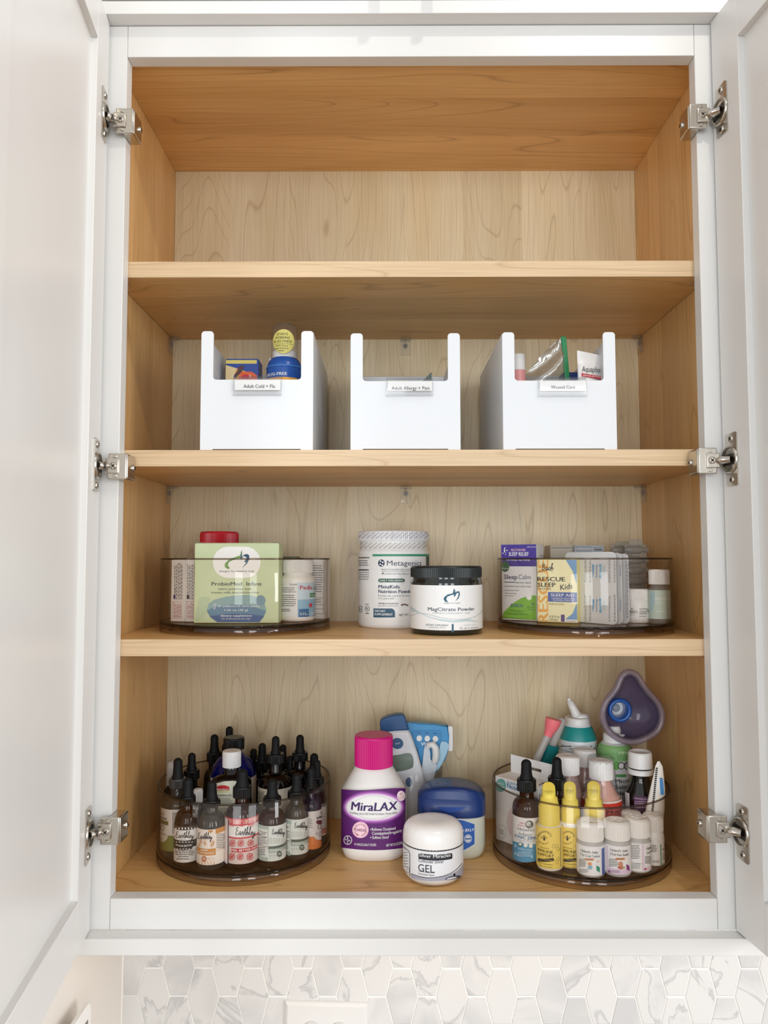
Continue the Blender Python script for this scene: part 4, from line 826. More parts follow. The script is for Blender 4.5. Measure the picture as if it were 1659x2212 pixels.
D = Dec(sup(a_ * .998, b_ * .998, 3.0), t, MC); D.mid = 1190; D.poly([(1060, 972), (1340, 972), (1300, 1000), (1240, 1022), (1180, 1025), (1110, 1005)], ink(28, 70, 150), 0); D.build('lid_tab', base=.0008)
D = Dec(sup(a_ * .978, b_ * .978, 3.0), t, MC); D.mid = 1190
D.poly([(900, 1120), (1020, 1072), (1180, 1066), (1330, 1090), (1428, 1128), (1428, 1330), (1330, 1392), (1000, 1392), (900, 1330)], ink(206, 210, 206), 0); D.poly([(915, 1130), (1030, 1088), (1180, 1080), (1320, 1102), (1418, 1136), (1418, 1322), (1320, 1380), (1010, 1380), (915, 1320)], ink(34, 92, 176), 1)
D.text('HEALING JELLY', 1290, 1190, 250, 26, WH, 2, .02); D.text('Original', 1250, 1160, 110, 22, WH, 2); D.ell(1358, 1272, 36, 40, ink(214, 220, 230), 2); D.ring(1358, 1272, 28, 32, 4, ink(80, 110, 160), 3); D.rect(1332, 1266, 1384, 1280, ink(80, 110, 160), 3); D.build()
# clear cup with two thermometers behind
Yc = .2365; xc = AT(890, 1700, Yc).x; z = lambda v, yy=Yc: AT(890, v, yy).z - ZF; rc = .0440
t = thing('clear_cup', 'clear round plastic cup behind the laxative bottle, holding two thermometers', 'cup', (xc, Yc, ZF)); zt = AT(880, 1673, Yc - rc).z - ZF
MB().lathe([(.001, 0), (rc * .86, 0), (rc * .9, .003), (rc, zt - .001), (rc - .0006, zt), (rc - .0018, zt - .0004), (rc * .9 - .002, .005), (rc * .86, .0032), (.001, .0032)], 64, cap0=False, cap1=False).build('cup', [CLEAR], t)
def curve(P, k=3):
    o = []; n = len(P)
    for i in range(n):
        p0, p1, p2, p3 = P[i - 1], P[i], P[(i + 1) % n], P[(i + 2) % n]
        for q in range(k):
            t_ = q / k; o.append(tuple(.5 * (2 * p1[j] + (p2[j] - p0[j]) * t_ + (2 * p0[j] - 5 * p1[j] + 4 * p2[j] - p3[j]) * t_ ** 2 + (3 * p1[j] - p0[j] - 3 * p2[j] + p3[j]) * t_ ** 3) for j in (0, 1)))
    return o
def slab(parent, name, P, y0, y1, mats, crop, Y0, org, bevel=.002, tilt=0.0):
    """a moulded plate: outline in picture pixels at depth Y0, given real thickness"""
    pts = [AT(crop[0] + a * crop[2], crop[1] + b * crop[2], Y0) for a, b in P]
    return MB().prism([(p.x - org[0], p.z - org[2]) for p in pts], y0, y1, 0, 'y').build(name, mats, parent, bevel=bevel)
def rr_(x0, y0, x1, y1, r, n=5):
    o = []
    for cx, cy, a0 in ((x1 - r, y1 - r, 0), (x0 + r, y1 - r, 90), (x0 + r, y0 + r, 180), (x1 - r, y0 + r, 270)):
        o += [(cx + r * cos(radians(a0 + 90 * k / n)), cy + r * sin(radians(a0 + 90 * k / n))) for k in range(n + 1)]
    return o
def el(cx, cy, rx, ry, n=28): return [(cx + rx * cos(2 * pi * i / n), cy + ry * sin(2 * pi * i / n)) for i in range(n)]
# ear thermometer
Y0 = .2190; org = (AT(880, 1790, Y0).x, Y0, ZF + .0035)
t = thing('ear_thermometer', 'white handheld thermometer with navy tip, grey display and round start button', 'thermometer', org); ONW = pl('thermo_white', (226, 228, 232), .32)
slab(t, 'body', [(532, 250), (800, 250), (830, 320), (880, 460), (930, 640), (950, 740), (965, 1200), (790, 1200), (700, 900), (600, 600), (560, 420)], -.001, .016, [ONW], MC, Y0, org, .005)
slab(t, 'tip', [(526, 180), (540, 150), (600, 122), (680, 103), (745, 102), (762, 118), (800, 246), (660, 255), (534, 275)], -.002, .017, [pl('thermo_navy', (26, 78, 130), .35)], MC, Y0, org, .004)
slab(t, 'start_button', el(692, 372, 54, 50), -.0035, -.0008, [pl('thermo_navy', (26, 78, 130), .35)], MC, Y0, org, .0006)
slab(t, 'display_frame', rr_(600, 455, 855, 640, 50), -.0022, -.0006, [ONW], MC, Y0, org, .0005)
slab(t, 'display', curve([(630, 500), (700, 478), (800, 462), (838, 500), (842, 570), (822, 605), (720, 632), (640, 622)]), -.0030, -.002, [pl('lcd_glass', (110, 128, 118), .12, spec=.8)], MC, Y0, org, .0003)
slab(t, 'memory_button', el(800, 735, 30, 42), -.0032, -.0006, [pl('thermo_navy', (26, 78, 130), .35)], MC, Y0, org, .0005)
D = Dec([(AT(700 + MC[2] * a, 1600, Y0).x - org[0], -.0038) for a in range(560, 960, 40)], t, MC); D.text('start', 692, 372, 46, 18, ink(220, 226, 236), 1, 0, .1, -10); D.build('lettering')
# forehead thermometer gun
Y0 = .2380; org = (AT(926, 1790, Y0).x, Y0, ZF + .0035); BLU = pl('thermo_blue', (64, 150, 204), .35)
t = thing('thermometer_gun', 'light blue pistol-shaped thermometer with three white round buttons', 'thermometer', org)
slab(t, 'body', [(785, 186), (900, 186), (1050, 196), (1165, 212), (1178, 300), (1170, 440), (1145, 520), (1062, 640), (990, 760), (955, 1148), (862, 1148), (900, 760), (930, 620), (880, 430), (830, 330), (800, 260)], 0, .017, [BLU], MC, Y0, org, .0016)
slab(t, 'nozzle', rr_(1166, 216, 1214, 448, 14), 0.001, .016, [WHITEP], MC, Y0, org, .001)
slab(t, 'button_panel', rr_(830, 250, 1108, 420, 26), -.0008, .001, [pl('thermo_blue2', (52, 136, 192), .35)], MC, Y0, org, .0004)
for cx in (897, 973, 1049): slab(t, 'button', el(cx, 324 + (cx - 897) * .04, 26, 28), -.0022, .0, [WHITEP], MC, Y0, org, .0005)
slab(t, 'handle_guard', curve([(1095, 372), (1125, 350), (1170, 372), (1166, 430), (1140, 500), (1100, 580), (1070, 620), (1058, 610), (1072, 500)]), -.004, .012, [pl('thermo_pale', (166, 206, 226), .35)], MC, Y0, org, .001)
def mp_(a, b, yy): q_ = AT(700 + a * MC[2], 1520 + b * MC[2], Y0); return (q_.x - org[0], yy, q_.z - org[2])
m_ = MB(); m_.tube([mp_(975, 405, -.006), mp_(990, 375, -.008), mp_(1020, 370, -.009), mp_(1045, 400, -.009), mp_(1052, 460, -.009), mp_(1045, 520, -.009), mp_(1030, 545, -.008)], [.0035, .0045, .005, .0052, .0052, .0048, .003], 14); m_.build('trigger', [WHITEP], t)
slab(t, 'grip', curve([(945, 400), (975, 390), (1000, 450), (1005, 520), (1060, 560), (1050, 640), (1000, 760), (950, 760), (920, 640), (930, 520)]), -.006, .002, [pl('thermo_grey', (206, 214, 220), .32)], MC, Y0, org, .001)
D = Dec([(AT(700 + MC[2] * a, 1600, Y0).x - org[0], -.0009) for a in range(800, 1140, 40)], t, MC); D.text('VICKS', 985, 378, 146, 32, WH, 1, .02); D.lines(884, 269, 910, 278, 1, ink(30, 90, 150), 1, .9, 2); D.lines(954, 273, 990, 282, 1, ink(30, 90, 150), 1, .9, 3); D.lines(1030, 276, 1066, 285, 1, ink(30, 90, 150), 1, .9, 4); D.build('lettering')
# ------------------------------------------------------------------ bottom right turntable
G3 = (1040, 1420, .26522)
# nasal aspirator box, set at an angle, with hang tab
c0 = ONZ(1071, 1812, TL); an = radians(-50)
w_, d_, h_ = .074, .032, AT(1069, 1675, c0.y).z - TL
dirx = Vector((cos(an), sin(an), 0)); diry = Vector((-sin(an), cos(an), 0)); ctr = Vector((c0.x, c0.y, 0)) + dirx * (w_ / 2) + diry * (d_ / 2)
t = thing('aspirator_box', 'white nasal aspirator carton with slotted hang tab', 'carton', (ctr.x, ctr.y, TL), an)
MB().box(-w_ / 2, w_ / 2, -d_ / 2, d_ / 2, 0, h_).build('box', [CARD], t, bevel=.0006, bseg=1)
hh = .0235; sl = [(-w_ / 2 + .001, 0), (w_ / 2 - .001, 0), (w_ / 2 - .001, hh - .002), (w_ / 2 - .004, hh), (-w_ / 2 + .004, hh), (-w_ / 2 + .001, hh - .002)]
m_ = MB()
for x0, x1, z0, z1 in ((-w_ / 2 + .001, w_ / 2 - .001, 0, .0095), (-w_ / 2 + .001, w_ / 2 - .001, .0135, hh), (-w_ / 2 + .001, -.0165, .0095, .0135), (.0165, w_ / 2 - .001, .0095, .0135)): m_.box(x0, x1, d_ / 2 - .0010, d_ / 2 - .0002, h_ + z0, h_ + z1)
m_.build('hang_tab', [CARD], t)
D = Dec(flat(w_, -d_ / 2), t, G3); TEAL = ink(112, 176, 168)
D.ell(160, 1042, 42, 54, TEAL, 1); D.text('SNOTTY', 160, 1028, 50, 16, WH, 2, .02); D.text('BOOST', 160, 1056, 50, 16, WH, 2, .02); D.text('fridababy', 268, 1028, 112, 24, ink(70, 130, 170), 1); D.text('NoseFrida', 300, 1066, 180, 46, ink(44, 118, 172), 1, .02); D.text('HYGIENE FILTERS', 280, 1108, 132, 14, ink(170, 176, 180), 1)
D.ring(163, 1420, 38, 54, 3, ink(170, 170, 172), 1); D.rect(145, 1398, 182, 1440, ink(200, 200, 202), 1); D.ell(300, 1340, 95, 140, ink(226, 206, 206), 1); D.build()
D = Dec([(w_ / 2, -d_ / 2 + d_ * i / 6) for i in range(7)], t, G3); D.stroke([(455, 1040), (500, 1024), (540, 1012)], 7, K, 1); D.lines(460, 1110, 480, 1200, 8, K, 1, .5, 3); D.build('side_print')
# zinc dropper
t, R = dropper('amber dropper bottle with blue and white zinc drops label', 'LR', TL, 1104, 1166, 1868, 1748, 1722, 1713, 1681, 1640, 40, 24, AMBER)
D = lab(t, R, LRc, 660); BL = ink(84, 158, 200); D.band(608, 1300, ink(232, 234, 236)); D.poly([(430, 985), (520, 1015), (660, 1040), (800, 1050), (920, 1045), (920, 1300), (430, 1300)], BL, 1)
D.rect(420, 985, 440, 1290, BL, 1); D.ell(738, 715, 68, 68, ink(90, 94, 94), 2); D.ell(722, 705, 40, 44, ink(200, 204, 202), 3, 14, .5); D.ell(752, 740, 20, 30, ink(150, 152, 150), 4, 12); D.text("MARY", 620, 695, 90, 32, ink(200, 80, 120), 2); D.text("RUTH'S", 605, 738, 118, 32, ink(210, 100, 130), 2)
D.text('ORGANIC', 680, 812, 290, 42, ink(52, 74, 104), 2); D.text('Infant', 672, 885, 215, 50, ink(130, 140, 150), 2, .01); D.text('IONIC ZINC', 685, 945, 372, 54, ink(38, 104, 160), 2, .02); D.text('LIQUID DROPS', 680, 998, 298, 30, ink(160, 182, 198), 2)
D.ell(588, 1056, 34, 40, ink(60, 120, 90), 3); D.ell(588, 1050, 24, 24, WH, 4); D.ell(676, 1068, 34, 36, WH, 3); D.ell(762, 1078, 34, 36, WH, 3); D.text('Unflavored', 670, 1142, 240, 30, ink(214, 232, 242), 3, .01); D.lines(560, 1180, 800, 1275, 3, ink(176, 212, 232), 3, .5, 3)
for cx, cy in ((505, 1080), (505, 1210), (545, 1230), (780, 1265)): D.ell(cx, cy, 15, 26, ink(176, 212, 232), 2)
D.build()
dropper('amber dropper bottle half hidden behind the yellow sprays', 'LR', TL, 1184, 1226, 1800, 1735, 1716, 1709, 1677, 1635, 38, 22, AMBER, Yc=.112, rad=.0150)
# propolis sprays
YEL = pl('yellow_plastic', (236, 214, 92), .4); YL = ink(240, 214, 104)
def propolis(label, l, r, vb, v_sh, v_c, v_top, cover, Yc=None, rad=None, dx=0, dy=0, lean=0):
    if Yc is None: x, y, R = cyl(l, r, vb, TL)
    else: y = Yc; x = AT((l + r) / 2, vb, y).x; R = rad
    x, y = keep_in('LR', x, y, R); t = thing('throat_spray', label, 'spray bottle', (x, y, TL), face_cam(x, y), 'yellow throat sprays'); um = PROJ((x, y, TL + .05))[0]
    z = lambda v: AT(um, v, y).z - TL; s = z(v_sh); rc = R * .80
    MB().lathe([(R * .8, 0), (R * .93, .0012), (R, .004), (R, s - .004), (R * .97, s - .0015), (R * .86, s)], 40).build('bottle', [pl('spray_white', (242, 241, 236), .3)], t)
    c1 = z(v_c); MB().lathe([(rc, s - .001), (rc, c1 - .004), (rc * .92, c1 - .003), (rc * .90, c1)], 40).build('collar', [YEL], t)
    tp = z(v_top); n = 32; rr = rc * .62; top = []
    m_ = MB(); c2 = c1 + (tp - c1) * .30
    m_.lathe([(rc * .84, c1 - .001), (rc * .80, c2), (rr * 1.04, c2 + .0004)], 36, cap0=False)
    ring = lambda q, f: [(rr * f * cos(2 * pi * i / n), rr * f * sin(2 * pi * i / n), q(rr * sin(2 * pi * i / n) * f)) for i in range(n)]
    m_.rings([ring(lambda v: c2, 1.04), ring(lambda v: tp - .006 + v * .35 * 0, 1.0), ring(lambda v: tp - .0035 + v * .55, .97), ring(lambda v: tp - .0028 + v * .55, .86)], 0, False, True); m_.build('nozzle', [YEL], t)
    if cover: MB().lathe([(rc * .88, c1 - .003), (rc * .80, tp - .001), (rc * .70, tp + .0025), (rc * .3, tp + .0036), (.0004, tp + .0037)], 36, cap0=False, cap1=False).build('overcap', [CLEAR], t)
    D = lab(t, R, LRc, 1080 + dx); X = lambda v: v + dx; Y_ = lambda v: v + dy
    D.band(Y_(780), Y_(1480), YL); BK_ = ink(60, 52, 28)
    D.arc("BEEKEEPER'S", X(1000), Y_(945), 108, -80, 80, 30, BK_, 2); D.arc('NATURALS', X(990), Y_(955), 92, 240, 130, 26, BK_, 2, .01, True); D.ell(X(995), Y_(965), 17, 30, BK_, 2, 12); D.ell(X(970), Y_(935), 24, 12, YL, 2, 12, .5); D.ring(X(968), Y_(938), 24, 14, 5, BK_, 3, 12); D.ring(X(1022), Y_(942), 24, 14, 5, BK_, 3, 12); D.ell(X(992), Y_(918), 12, 12, BK_, 2, 10)
    D.text('PROPOLIS', X(1003), Y_(1120), 145, 20, BK_, 2); D.text('IMMUNE', X(1015), Y_(1178), 248, 52, BK_, 2, .01); D.text('SUPPORT', X(1022), Y_(1246), 272, 52, BK_, 2, .01); D.rrect(X(886), Y_(1290), X(1160), Y_(1345), ink(52, 52, 40), 2); D.text('Daily Throat Spray', X(1023), Y_(1318), 220, 20, YL, 3); D.text('DIETARY SUPPLEMENT', X(1015), Y_(1392), 250, 20, BK_, 2); D.text('1.06 FL. OZ. (30mL)', X(1015), Y_(1438), 210, 22, BK_, 2)
    for cx, cy in ((1150, 1090), (1198, 1084), (1222, 1135), (1228, 1300), (1205, 1355), (870, 985), (868, 1040), (868, 930)): D.stroke([(X(cx + 27 * cos(radians(60 * k + 30))), Y_(cy + 33 * sin(radians(60 * k + 30)))) for k in range(7)], 5, ink(150, 128, 50), 2)
    for k in range(30): D.rect(X(1258), Y_(780 + 22 * k), X(1276), Y_(790 + 22 * k), KG, 2)
    D.build()
propolis('yellow-topped throat spray without overcap, beside the zinc drops', 1158, 1215, 1886, 1778, 1733, 1694, False)
propolis('yellow-topped throat spray with clear overcap, between two other yellow sprays', 1207, 1260, 1878, 1772, 1741, 1692, True, dx=395, dy=0)
propolis('yellow-topped throat spray with clear overcap, rising behind a small tablet bottle', 1258, 1312, 1866, 1770, 1741, 1692, True, Yc=.086, rad=.0162, dx=830, dy=-10)
# homeopathic tablet bottles
RCAP = pl('ribbed_white', (238, 236, 232), .45)
def tablet(label, l, r, vb, v_c0, v_top, body, deco, cap=None, neck=False):
    x, y, R = cyl(l, r, vb, TL); x, y = keep_in('LR', x, y, R); t = thing('tablet_bottle', label, 'pill bottle', (x, y, TL), face_cam(x, y), 'small tablet bottles'); um = PROJ((x, y, TL + .03))[0]
    c0 = AT(um, v_c0, y - R).z - TL; tp = AT(um, v_top, y).z - TL
    MB().lathe([(R * .86, 0), (R * .96, .001), (R, .003), (R, c0 - .006), (R * .97, c0 - .003), (R * .88, c0 - .001), (R * .86, c0 + .002)], 44).build('bottle', [body], t)
    MB().ribbed(R * .965, c0, tp, 46, .0004, bev=.0022).build('cap', [RCAP], t)
    m_ = MB(); rn = random.Random(vb)
    m_.lathe([(R * .80, tp - .0002), (R * .80, tp + .0004), (R * .74, tp + .0006)], 36, cap0=False)
    for k in range(14): a = rn.uniform(0, 6.28); q = rn.uniform(.1, .6) * R; m_.box(q * cos(a) - .0018, q * cos(a) + .0018, q * sin(a) - .0005, q * sin(a) + .0005, tp + .0003, tp + .0010)
    m_.build('cap_embossing', [RCAP], t)
    D = Dec(circ(R), t, LRd); deco(D); D.build(); return t
HB = clear('frost_bottle', (232, 232, 230), (190, 190, 188), .25, .03, .72, (214, 213, 210)); PW = ink(236, 236, 236); LIL = ink(222, 202, 222)
def d1(D):
    D.mid = 250; D.band(1290, 1740, PW); D.text("Hyland's. baby", 240, 1370, 260, 40, ink(70, 74, 90), 2, .01); D.text('Tiny Cold Tablets', 250, 1435, 300, 36, ink(80, 124, 120), 2, .01); D.rrect(168, 1468, 316, 1506, ink(226, 176, 140), 2); D.text('DAYTIME', 242, 1488, 100, 20, K, 3, .01); D.lines(85, 1480, 190, 1610, 6, K, 2, .35, 3); D.ell(245, 1555, 34, 24, ink(232, 150, 90), 2); D.ell(250, 1610, 36, 34, ink(140, 180, 200), 2); D.poly([(345, 1580), (398, 1610), (398, 1690), (350, 1660)], ink(40, 150, 120), 2); D.rect(430, 1310, 470, 1720, ink(60, 90, 170), 2); D.lines(80, 1640, 230, 1700, 3, KG, 2, .4, 5); D.ell(368, 1518, 22, 20, ink(228, 200, 180), 2)
def d2(D):
    D.mid = 670; D.band(1285, 1720, PW); D.rect(510, 1270, 530, 1690, LIL, 1); D.rect(510, 1640, 875, 1718, LIL, 1); D.text("Hyland's. baby", 700, 1352, 262, 40, ink(70, 74, 90), 2, .01); D.text('Oral Pain Relief', 705, 1416, 276, 36, K, 2, .01); D.rrect(642, 1460, 795, 1496, ink(226, 160, 120), 2); D.text('DAYTIME', 718, 1478, 100, 20, K, 3, .01); D.lines(545, 1482, 690, 1610, 5, K, 2, .35, 3); D.ell(725, 1560, 36, 40, ink(206, 140, 110), 2); D.ell(728, 1612, 50, 28, ink(186, 100, 84), 2); D.ell(770, 1612, 22, 16, ink(180, 170, 90), 3); D.poly([(808, 1560), (855, 1585), (855, 1665), (815, 1640)], ink(140, 40, 130), 3); D.rect(530, 1655, 570, 1690, ink(140, 90, 130), 3); D.lines(575, 1660, 720, 1700, 2, ink(140, 90, 130), 3, .4, 5)
def d3(D):
    D.mid = 1040; D.band(1245, 1680, PW); D.rect(1060, 1250, 1085, 1660, LIL, 1); D.lines(872, 1265, 1035, 1490, 9, K, 2, .36, 7); D.rect(890, 1545, 1055, 1550, KG, 2); D.lines(895, 1555, 1040, 1640, 4, KG, 2, .35, 8); D.text("Hyland's", 1180, 1300, 110, 40, ink(70, 74, 90), 2, .01); D.text('Oral Pain', 1180, 1370, 110, 34, K, 2, .01); D.lines(1100, 1440, 1195, 1560, 6, K, 2, .4, 9); D.rect(1065, 1610, 1220, 1660, LIL, 1); D.rect(1090, 1622, 1125, 1652, ink(190, 80, 110), 2)
def d4(D):
    D.mid = 1330; D.band(1190, 1610, ink(238, 237, 234)); D.rect(1340, 1250, 1362, 1600, ink(120, 170, 140), 1); D.lines(1205, 1265, 1290, 1380, 5, K, 2, .4, 3); D.text('Hy', 1415, 1260, 34, 40, K, 2); D.lines(1372, 1318, 1430, 1342, 1, KG, 2, .9, 7); D.lines(1375, 1390, 1440, 1500, 5, KG, 2, .4, 4); D.rect(1362, 1530, 1450, 1590, ink(160, 190, 170), 1); D.lines(1215, 1505, 1330, 1545, 2, KG, 2, .4, 6)
tablet('small tablet bottle with ribbed white cap and green leaf mark on its label', 1247, 1306, 1898, 1821, 1772, HB, d1)
tablet('small tablet bottle with ribbed white cap, lilac band and purple leaf mark', 1305, 1363, 1897, 1819, 1771, HB, d2)
tablet('small tablet bottle with ribbed white cap turned to show fine print and a lilac stripe', 1354, 1410, 1890, 1813, 1765, HB, d3)
tablet('opaque white tablet bottle with green stripe on its label', 1396, 1442, 1874, 1800, 1759, pl('tablet_white', (240, 239, 235), .35), d4)
# white jars behind the tablet bottles
for nm, l, r, Yc, vt, vb in (('low white jar with plain lid behind the tablet bottles', 1342, 1384, .098, 1746, 1800), ('low white tub with plain lid in front of the dark syrup bottle', 1322, 1353, .158, 1728, 1790)):
    x = AT((l + r) / 2, vt, Yc).x; R = (AT(r, vt, Yc).x - AT(l, vt, Yc).x) / 2; tp = AT((l + r) / 2, vt + 8, Yc).z - TL
    t = thing('white_jar', nm, 'jar', (x, Yc, TL)); MB().lathe([(R * .9, 0), (R * .96, .002), (R * .96, tp - .014), (R * .9, tp - .012)], 36).build('jar', [WHITEP], t); MB().lathe([(R, tp - .013), (R, tp - .002), (R * .93, tp), (R * .2, tp + .0004), (.0004, tp + .0005)], 36, cap1=False).build('lid', [WHITEP], t)
# pink liquid medicine bottles
PINK = pl('pink_liquid', (214, 166, 154), .2, coat=.6); PINK2 = pl('mauve_liquid', (184, 154, 150), .2, coat=.6); RIB = pl('ribbed_cap', (238, 236, 234), .4)
def syrup(label, u, Yc, wb, v_sh, v_c0, v_c1, cw, mat, name='medicine_bottle'):
    x = AT(u, v_c1, Yc).x; px = (Yc - CAM.y) / FPX; z = lambda v: AT(u, v, Yc).z - TL; R = wb / 2 * px; rc = cw / 2 * px; t = thing(name, label, 'medicine bottle', (x, Yc, TL), face_cam(x, Yc)); s, c0, c1 = z(v_sh), z(v_c0), z(v_c1)
    prof = [(R * .9, 0), (R, .003), (R, s)]
    for i in range(1, 8): q = i / 7; prof.append((rc * .8 + (R - rc * .8) * (cos(q * pi) * .5 + .5), s + (c0 - s) * q))
    prof.append((rc * .78, c0 + .002)); MB().lathe(prof, 44).build('bottle', [mat], t); MB().ribbed(rc, c0, c1, 52, .0004, bev=.0016).build('cap', [RIB], t); MB().lathe([(rc * .7, c1), (rc * .7, c1 + .0005), (rc * .62, c1 + .0005), (rc * .6, c1 + .0001)], 32, cap0=False, cap1=False).build('cap_ring', [RIB], t)
    return t, R, rc, z
t, R, rc, z = syrup('pink medicine bottle with red label wearing a clear dosing cup over its cap', 1298, .130, 82, 1735, 1680, 1642, 50, PINK)
MB().lathe([(rc * 1.36, z(1716)), (rc * 1.06, z(1640)), (rc * 1.0, z(1634)), (.0004, z(1634)), ], 44, cap0=False, cap1=False).build('dosing_cup', [CLEAR], t)
D = Dec(circ(R), t, LRd); D.mid = 420; D.band(590, 1050, ink(232, 226, 220)); D.band(618, 1050, ink(216, 62, 40), 1); D.text("Children's", 612, 685, 240, 46, K, 2, .01, .2); D.text('Motrin', 620, 745, 250, 50, K, 2, .03, .2); D.text('Ibuprofen', 610, 795, 220, 34, K, 2, 0, .2); D.text('oral suspension', 610, 838, 190, 20, ink(240, 200, 190), 2)
for k in range(5): D.stroke([(112, 520 + 26 * k), (195, 560 + 24 * k)], 8, ink(80, 40, 36), 2)
D.build()
D = Dec(circ(rc * 1.10), t, LRb); D.mid = 370
for k, cx in enumerate((190, 258, 355, 455, 535)): D.text('L', cx, 1660, 14, 22, K, 1, .02)
D.build('cup_marks', base=.0012)
syrup('pinkish medicine bottle with ribbed white cap, behind the amber dropper', 1226, .146, 60, 1722, 1670, 1632, 49, PINK2)
syrup('pinkish medicine bottle with white cap, in front of the teal-banded spray can', 1263, .180, 58, 1700, 1652, 1618, 47, PINK2)
# saline can, teal band
Y = .228; x = AT(1248, 1600, Y).x; px = (Y - CAM.y) / FPX; z = lambda v: AT(1248, v, Y).z - TL; R = 40.5 * px
t = thing('saline_can', 'white and teal saline spray can with angled nozzle', 'spray can', (x, Y, TL), face_cam(x, Y))
MB().lathe([(R * .94, 0), (R, .003), (R, z(1612)), (R * .985, z(1600)), (R * .93, z(1588)), (R * .80, z(1574)), (R * .70, z(1566)), (R * .66, z(1562))], 48).build('can', [pl('can_white', (226, 230, 232), .28)], t)
MB().lathe([(26 * px, z(1568)), (26 * px, z(1552)), (25 * px, z(1549)), (22 * px, z(1547.5)), (21 * px, z(1551))], 44).build('collar', [WHITEP], t)
m_ = MB(); m_.lathe([(18 * px, z(1552)), (18 * px, z(1545)), (16 * px, z(1541)), (4 * px, z(1540))], 36, (6 * px, 0)); m_.build('actuator', [WHITEP], t)
m_ = MB(); P0 = Vector((-2 * px, -.004, z(1543))); P1 = Vector((-15 * px, -.006, z(1514))); P2 = Vector((-18 * px, -.0065, z(1507)))
m_.tube([P0, P0.lerp(P1, .5), P1, P1.lerp(P2, .05), P2], [10 * px, 8.2 * px, 6.6 * px, 4 * px, 3.6 * px], 20); m_.build('nozzle', [WHITEP], t)
n_ = 48; prof = [(R * .965, 1594), (R * .93, 1588), (R * .80, 1574), (R * .70, 1566)]
MB().lathe([(r_ + .0004, z(v) + .0) for r_, v in prof], 56, cap0=False, cap1=False).build('teal_band', [pl('teal_print', (30, 146, 144), .35)], t)
D = Dec(circ(R), t, G3); D.mid = 785; D.lines(640, 720, 745, 740, 1, K, 1, .35, 3); D.text('with xylitol', 750, 746, 70, 12, K, 1); D.text('W', 893, 722, 16, 18, K, 1); D.text('A', 664, 712, 12, 18, K, 1); D.rect(640, 762, 760, 764, K, 1); D.lines(885, 738, 930, 750, 1, K, 1, .5, 8); D.build()
# aspirator: teal tube, clear tube, pink mouthpiece
def pt(px_, py_, Y_): q_ = AT(1050 + px_ * .1326, 1500 + py_ * .1326, Y_); return q_
Y0 = .190; org = pt(830, 1250, Y0); org.z = TL + .0
t = thing('nasal_aspirator', 'teal nasal aspirator with clear hose and pink mouthpiece', 'aspirator', (org.x, Y0, TL)); L = lambda a, b, dy=0: tuple(pt(a, b, Y0) - Vector((org.x, Y0, TL)) + Vector((0, dy, 0)))
m_ = MB(); m_.tube([L(1100, 400), L(1085, 470), L(1060, 540), L(1030, 610), L(1000, 680)], [.0112, .0108, .0092, .0066, .0056], 24); m_.build('mouthpiece', [pl('pink_silicone', (244, 120, 130), .4)], t)
m_ = MB(); m_.tube([L(1146, 430, -.0005), L(1138, 450, -.0005)], [.0092, .0080], 24)
m_ = MB(); m_.tube([L(1005, 670), L(960, 770), L(900, 900), L(840, 1030), L(800, 1110), L(780, 1250)], .0052, 18); m_.build('hose', [clear('milky_tube', (226, 224, 222), (180, 176, 172), .2, .03, .6, (208, 204, 200))], t)
TLM = clear('teal_tube', (60, 170, 172), (24, 110, 116), .15, .03, .62, (36, 146, 150))
m_ = MB(); m_.tube([L(1095, 850, .012), L(1070, 960, .012), L(1030, 1120, .012), L(1010, 1300, .012)], [.0118, .0114, .0106, .0098], 28); m_.build('barrel', [TLM], t)
m_ = MB(); m_.tube([L(1266, 400, .006), L(1255, 430, .006), L(1180, 640, .008), L(1090, 880, .010), L(1085, 960, .011)], [.0030, .0062, .0062, .0060, .0050], 18); m_.build('tip', [clear('milky_tube', (226, 224, 222), (180, 176, 172), .2, .03, .6, (208, 204, 200))], t)
# green saline mist bottle
Y = .196; x = AT(1328, 1650, Y).x; px = (Y - CAM.y) / FPX; z = lambda v: AT(1328, v, Y).z - TL; R = 35 * px
t = thing('mist_bottle', 'green patterned saline mist bottle with white collar, under the mask', 'spray bottle', (x, Y, TL), face_cam(x, Y))
MB().lathe([(R * .94, 0), (R, .003), (R, z(1624)), (R * .97, z(1616)), (R * .88, z(1608)), (R * .76, z(1603)), (R * .66, z(1601))], 44).build('can', [pl('mist_grey', (206, 206, 204), .3)], t)
MB().lathe([(23 * px, z(1604)), (23 * px, z(1587)), (21.5 * px, z(1584)), (14 * px, z(1583)), (13 * px, z(1572)), (11 * px, z(1568))], 40).build('collar', [WHITEP], t)
GRN = pl('mist_green', (134, 186, 118), .35); MB().lathe([(R + .0003, z(1626)), (R * .97 + .0004, z(1616)), (R * .88 + .0004, z(1608)), (R * .765, z(1603.5))], 48, cap0=False, cap1=False).build('green_band', [GRN], t)
D = Dec(circ(R), t, G3); D.mid = 1085; D.band(765, 845, ink(134, 186, 118), 2); GD = ink(84, 140, 78)
for i in range(8):
    for j in range(2): D.ring(975 + 32 * i + 14 * (j % 2), 790 + 32 * j, 9, 12, 3, GD, 3, 10)
D.ell(1098, 880, 30, 36, ink(100, 170, 70), 4); D.ell(1137, 882, 26, 30, ink(60, 60, 62), 4); D.ell(1137, 882, 20, 23, ink(226, 226, 226), 5); D.ell(1180, 884, 22, 30, ink(60, 60, 62), 4); D.ell(1182, 884, 17, 23, ink(170, 170, 172), 5)
